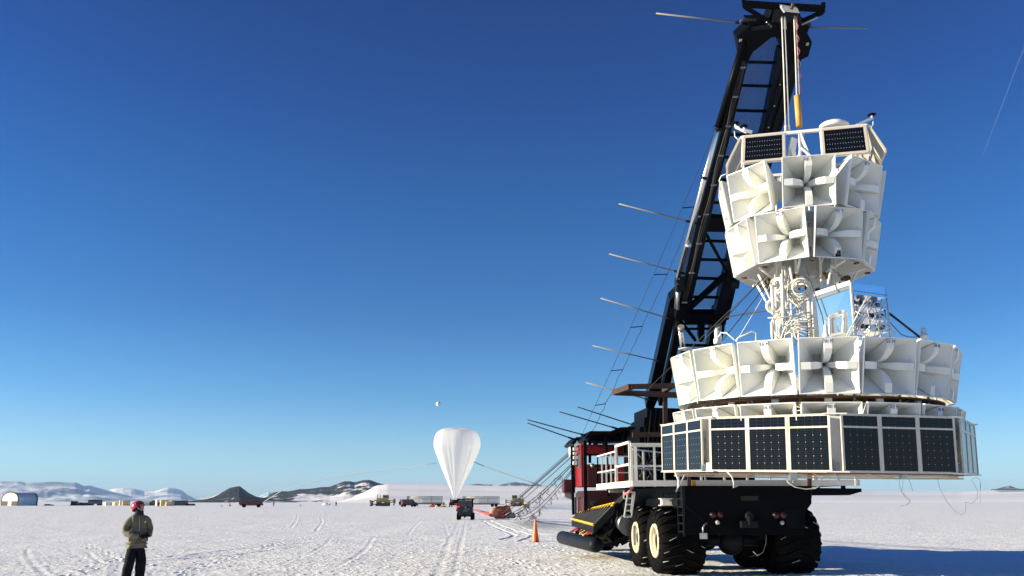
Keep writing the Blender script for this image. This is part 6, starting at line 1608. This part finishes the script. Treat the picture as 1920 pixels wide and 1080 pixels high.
# head: turned to his left and tilted back
HD = empty('head_pivot', (0, 0, 0)); bpy.data.objects.remove(HD)
HM4 = Matrix.Translation((-.005, -.01, 1.575)) @ Euler((R(-22), 0, R(42))).to_matrix().to_4x4()
def head_mesh():
    import bmesh
    bm = bmesh.new(); bmesh.ops.create_uvsphere(bm, u_segments=40, v_segments=30, radius=1)
    for v in bm.verts:
        x, y, z = v.co
        w = .078 * (1 - .18 * max(-z, 0)); d = .098; h = .118
        X, Y, Z = x * w, y * d, z * h
        if y < 0 and z < -.2: X *= 1 - .18 * (-z); Y *= .96
        f = max(0, -y)
        def gs(cx, cz, s_): return math.exp(-(((X - cx) / s_) ** 2 + ((Z - cz) / s_) ** 2))
        if y < 0:
            Y -= .026 * math.exp(-(X / .012) ** 2 - ((Z + .020) / .020) ** 2)             # nose
            Y -= .010 * math.exp(-(X / .009) ** 2 - ((Z - .005) / .025) ** 2)
            Y += .011 * (gs(.030, .012, .016) + gs(-.030, .012, .016))                       # eye sockets
            Y -= .006 * (gs(.028, .034, .016) + gs(-.028, .034, .016))                       # brow
            Y -= .007 * math.exp(-(X / .024) ** 2 - ((Z + .052) / .007) ** 2)               # lips
            Y += .005 * math.exp(-(X / .026) ** 2 - ((Z + .052) / .0022) ** 2)              # mouth line
            Y -= .010 * math.exp(-(X / .024) ** 2 - ((Z + .088) / .018) ** 2)               # chin
            Y -= .006 * (gs(.045, -.022, .022) + gs(-.045, -.022, .022))                     # cheeks
        v.co = Vector((X, Y, Z + .07))
    me = bpy.data.meshes.new('head'); bm.to_mesh(me); bm.free(); me.materials.append(skin_m)
    for p in me.polygons: p.use_smooth = True
    me.transform(HM4); return me
hd = addme(head_mesh(), 'head', body)
for s in (-1, 1):
    m = MB(); m.lathe([(0, -.011), (.008, -.008), (.011, 0), (.008, .008), (0, .011)], 12, HM4 @ Matrix.Translation((s * .030, -.079, .082))); m.build('eye', mat('eye', (.5, .48, .45), .2), hd, local=True)
    m = MB(); m.lathe([(0, 0), (.005, .001), (.0045, .003), (0, .0035)], 10, HM4 @ Matrix.Translation((s * .030, -.0895, .083)) @ Matrix.Rotation(math.pi / 2, 4, 'X')); m.build('iris', mat('iris', (.04, .02, .01), .2), hd, local=True)
    m = MB(); m.lathe([(.004, -.008), (.018, -.005), (.022, 0), (.018, .005), (.004, .008)], 14, HM4 @ Matrix.Translation((s * .082, .01, .072)) @ Matrix.Rotation(math.pi / 2, 4, 'Y') @ Matrix.Scale(1.4, 4, (1, 0, 0))); m.build('ear', skin_m, hd, local=True)
# balaclava: a hood with the face left open
import bmesh as _bm
bm = _bm.new(); _bm.ops.create_uvsphere(bm, u_segments=40, v_segments=30, radius=1)
kill = []
for v in bm.verts:
    x, y, z = v.co; X, Y, Z = x * .092, y * .108 + .008, z * .128
    if y < -.2 and (X / .050) ** 2 + ((Z + .005) / .085) ** 2 < 1: kill.append(v)
    v.co = Vector((X, Y, Z + .066))
_bm.ops.delete(bm, geom=kill, context='VERTS'); me = bpy.data.meshes.new('balaclava'); bm.to_mesh(me); bm.free(); me.materials.append(bal_m)
for p in me.polygons: p.use_smooth = True
me.transform(HM4); addme(me, 'balaclava', MAN)
m = MB(); m.lathe([(.095, -.02), (.085, .04), (.08, .09)], 20, Matrix.Translation((-.004, .0, 1.49))); m.build('neck_gaiter', bal_m, MAN, local=True)
# helmet
m = MB(); b = 0; vs = []; fs = []
def hprof(a, t):
    r = math.cos(t); z = math.sin(t); x = .118 * r * math.cos(a); y = .140 * r * math.sin(a); return Vector((x, y + .02, .085 + .115 * z))
N1, N2 = 36, 12
for i in range(N2):
    t = -.55 + (math.pi / 2 + .55) * i / (N2 - 1)
    for k in range(N1):
        a = 2 * math.pi * k / N1; back = max(0, math.sin(a)); front = max(0, -math.sin(a))
        tt = t if t > 0 else t * (.15 + .9 * back + .55 * (1 - abs(math.sin(a))))
        p = hprof(a, tt); 
        if i == 0: p += Vector((math.cos(a) * .008, math.sin(a) * .010, -.012 * back))
        vs.append(p)
for i in range(N2 - 1):
    for k in range(N1): fs.append((i * N1 + k, i * N1 + (k + 1) % N1, (i + 1) * N1 + (k + 1) % N1, (i + 1) * N1 + k))
m.add([HM4 @ v for v in vs], fs, smooth=True); hel = m.build('helmet', helm_m, MAN, local=True)
md = hel.modifiers.new('thick', 'SOLIDIFY'); md.thickness = .006; md.offset = -1
m = MB(); pts = [HM4 @ Vector((.098 * math.cos(a), .02 + .125 * math.sin(a), .118)) for a in [math.pi + .25 + (math.pi - .5) * i / 14 for i in range(15)]]
m.tube(pts, .020, 8); m.build('goggles', mat('goggle_dark', (.01, .01, .012), .3), hel, local=True)
m = MB(); pts = [HM4 @ Vector(p) for p in ((-.093, -.02, .085), (-.088, -.035, .04), (-.062, -.06, -.01), (-.02, -.085, -.045), (.03, -.085, -.042))]; m.tube(pts, .0055, 6); m.build('chin_strap', M['rail'], hel, local=True)

# small far people: one builder, proportioned figures
def far_person(px, py, coat, trs, hat, label, face=0, hpx=None, pose=0, height=1.78):
    g, s = base(px, py); rt = empty('person', tuple(g), (0, 0, R(face))); tag(rt, label, 'person')
    k = height / 1.8
    def sv(L): return [Vector(v) * k for v in L]
    V = sv([(0, 0, .95), (0, 0, 1.2), (0, .01, 1.42), (0, 0, 1.55), (0, -.01, 1.68), (.09, 0, .9), (.11, .0, .5), (.12, .03, .06), (-.09, 0, .9), (-.12, -.03, .5), (-.14, .0, .06), (.19, 0, 1.42), (.25, .0, 1.15), (.22, -.12, .92), (-.19, 0, 1.42), (-.25, .0, 1.15), (-.22, -.12, .92), (.22, -.18, .86), (-.22, -.18, .86)])
    E2 = [(0, 1), (1, 2), (2, 3), (3, 4), (0, 5), (5, 6), (6, 7), (0, 8), (8, 9), (9, 10), (2, 11), (11, 12), (12, 13), (2, 14), (14, 15), (15, 16), (13, 17), (16, 18)]
    Rr = [r * k for r in (.12, .12, .12, .055, .09, .08, .055, .04, .08, .055, .04, .06, .045, .035, .06, .045, .035, .03, .03)]
    addme(skin_mesh('body', V, E2, Rr, 0, skin_m, 1), 'body', rt)
    V2 = sv([(0, 0, .82), (0, 0, 1.0), (0, 0, 1.25), (0, .01, 1.42), (0, 0, 1.50), (.19, 0, 1.41), (.26, .0, 1.15), (.22, -.12, .95), (-.19, 0, 1.41), (-.26, .0, 1.15), (-.22, -.12, .95)])
    E2 = [(0, 1), (1, 2), (2, 3), (3, 4), (3, 5), (5, 6), (6, 7), (3, 8), (8, 9), (9, 10)]
    addme(skin_mesh('coat', V2, E2, [r * k for r in (.20, .19, .19, .15, .09, .095, .085, .065, .095, .085, .065)], 1, coat, 1), 'coat', rt)
    V3 = sv([(0, 0, .92), (.10, 0, .82), (.12, 0, .48), (.13, .03, .08), (-.10, 0, .82), (-.13, -.02, .48), (-.15, .0, .08)])
    addme(skin_mesh('trousers', V3, [(0, 1), (1, 2), (2, 3), (0, 4), (4, 5), (5, 6)], [r * k for r in (.16, .115, .09, .08, .115, .09, .08)], 0, trs, 1), 'trousers', rt)
    m = MB(); m.lathe([(.105 * k, 0), (.115 * k, .04 * k), (.09 * k, .10 * k), (.04 * k, .13 * k), (0, .135 * k)], 14, Matrix.Translation((0, 0, 1.68 * k))); m.build('hat', hat, rt, local=True)
red_c = mat('red_coat', (.45, .03, .03), .8); dk_c = mat('navy_coat', (.015, .018, .03), .8); mar_c = mat('maroon_coat', (.12, .02, .03), .8); org_c = mat('orange_coat', (.6, .16, .06), .8)
far_person(297, 951, mar_c, dk_c, dk_c, 'person in a maroon coat walking in front of the yellow crate row', 30)
far_person(513, 949.5, red_c, dk_c, dk_c, 'tiny person in a red coat right of the lone red van', 0)
far_person(630, 949.5, dk_c, trou_m, trou_m, 'person in dark clothes left of the left bulldozer', 10)
far_person(832, 950.5, dk_c, dk_c, dk_c, 'person in dark navy clothes right of the left tube trailer', -20)
far_person(843, 951.5, org_c, trou_m, M['orange'], 'person in a pale orange coat left of the small utility vehicle', 40)
far_person(847, 951.5, red_c, trou_m, M['orange'], 'person in a red coat nearest to the foot of the large balloon', -30)

# ------------------------------------------------------------------ the polar air
hz = MB(); hz.box((0, 9000, 310), (60000, 44000, 720)); 
HZ = hz.build('haze', [], None)
HZ.location = (0, 0, -60); HZ.hide_render = False
hm = bpy.data.materials.new('haze_air'); hm.use_nodes = True; n = hm.node_tree
for nd in list(n.nodes):
    if nd.type == 'BSDF_PRINCIPLED': n.nodes.remove(nd)
pv = n.nodes.new('ShaderNodeVolumePrincipled'); pv.inputs['Color'].default_value = (.48, .70, 1.0, 1); pv.inputs['Density'].default_value = 3.8e-5; pv.inputs['Anisotropy'].default_value = 0
n.links.new(pv.outputs[0], n.nodes['Material Output'].inputs['Volume'])
HZ.data.materials.clear(); HZ.data.materials.append(hm); tag(HZ, kind='stuff')
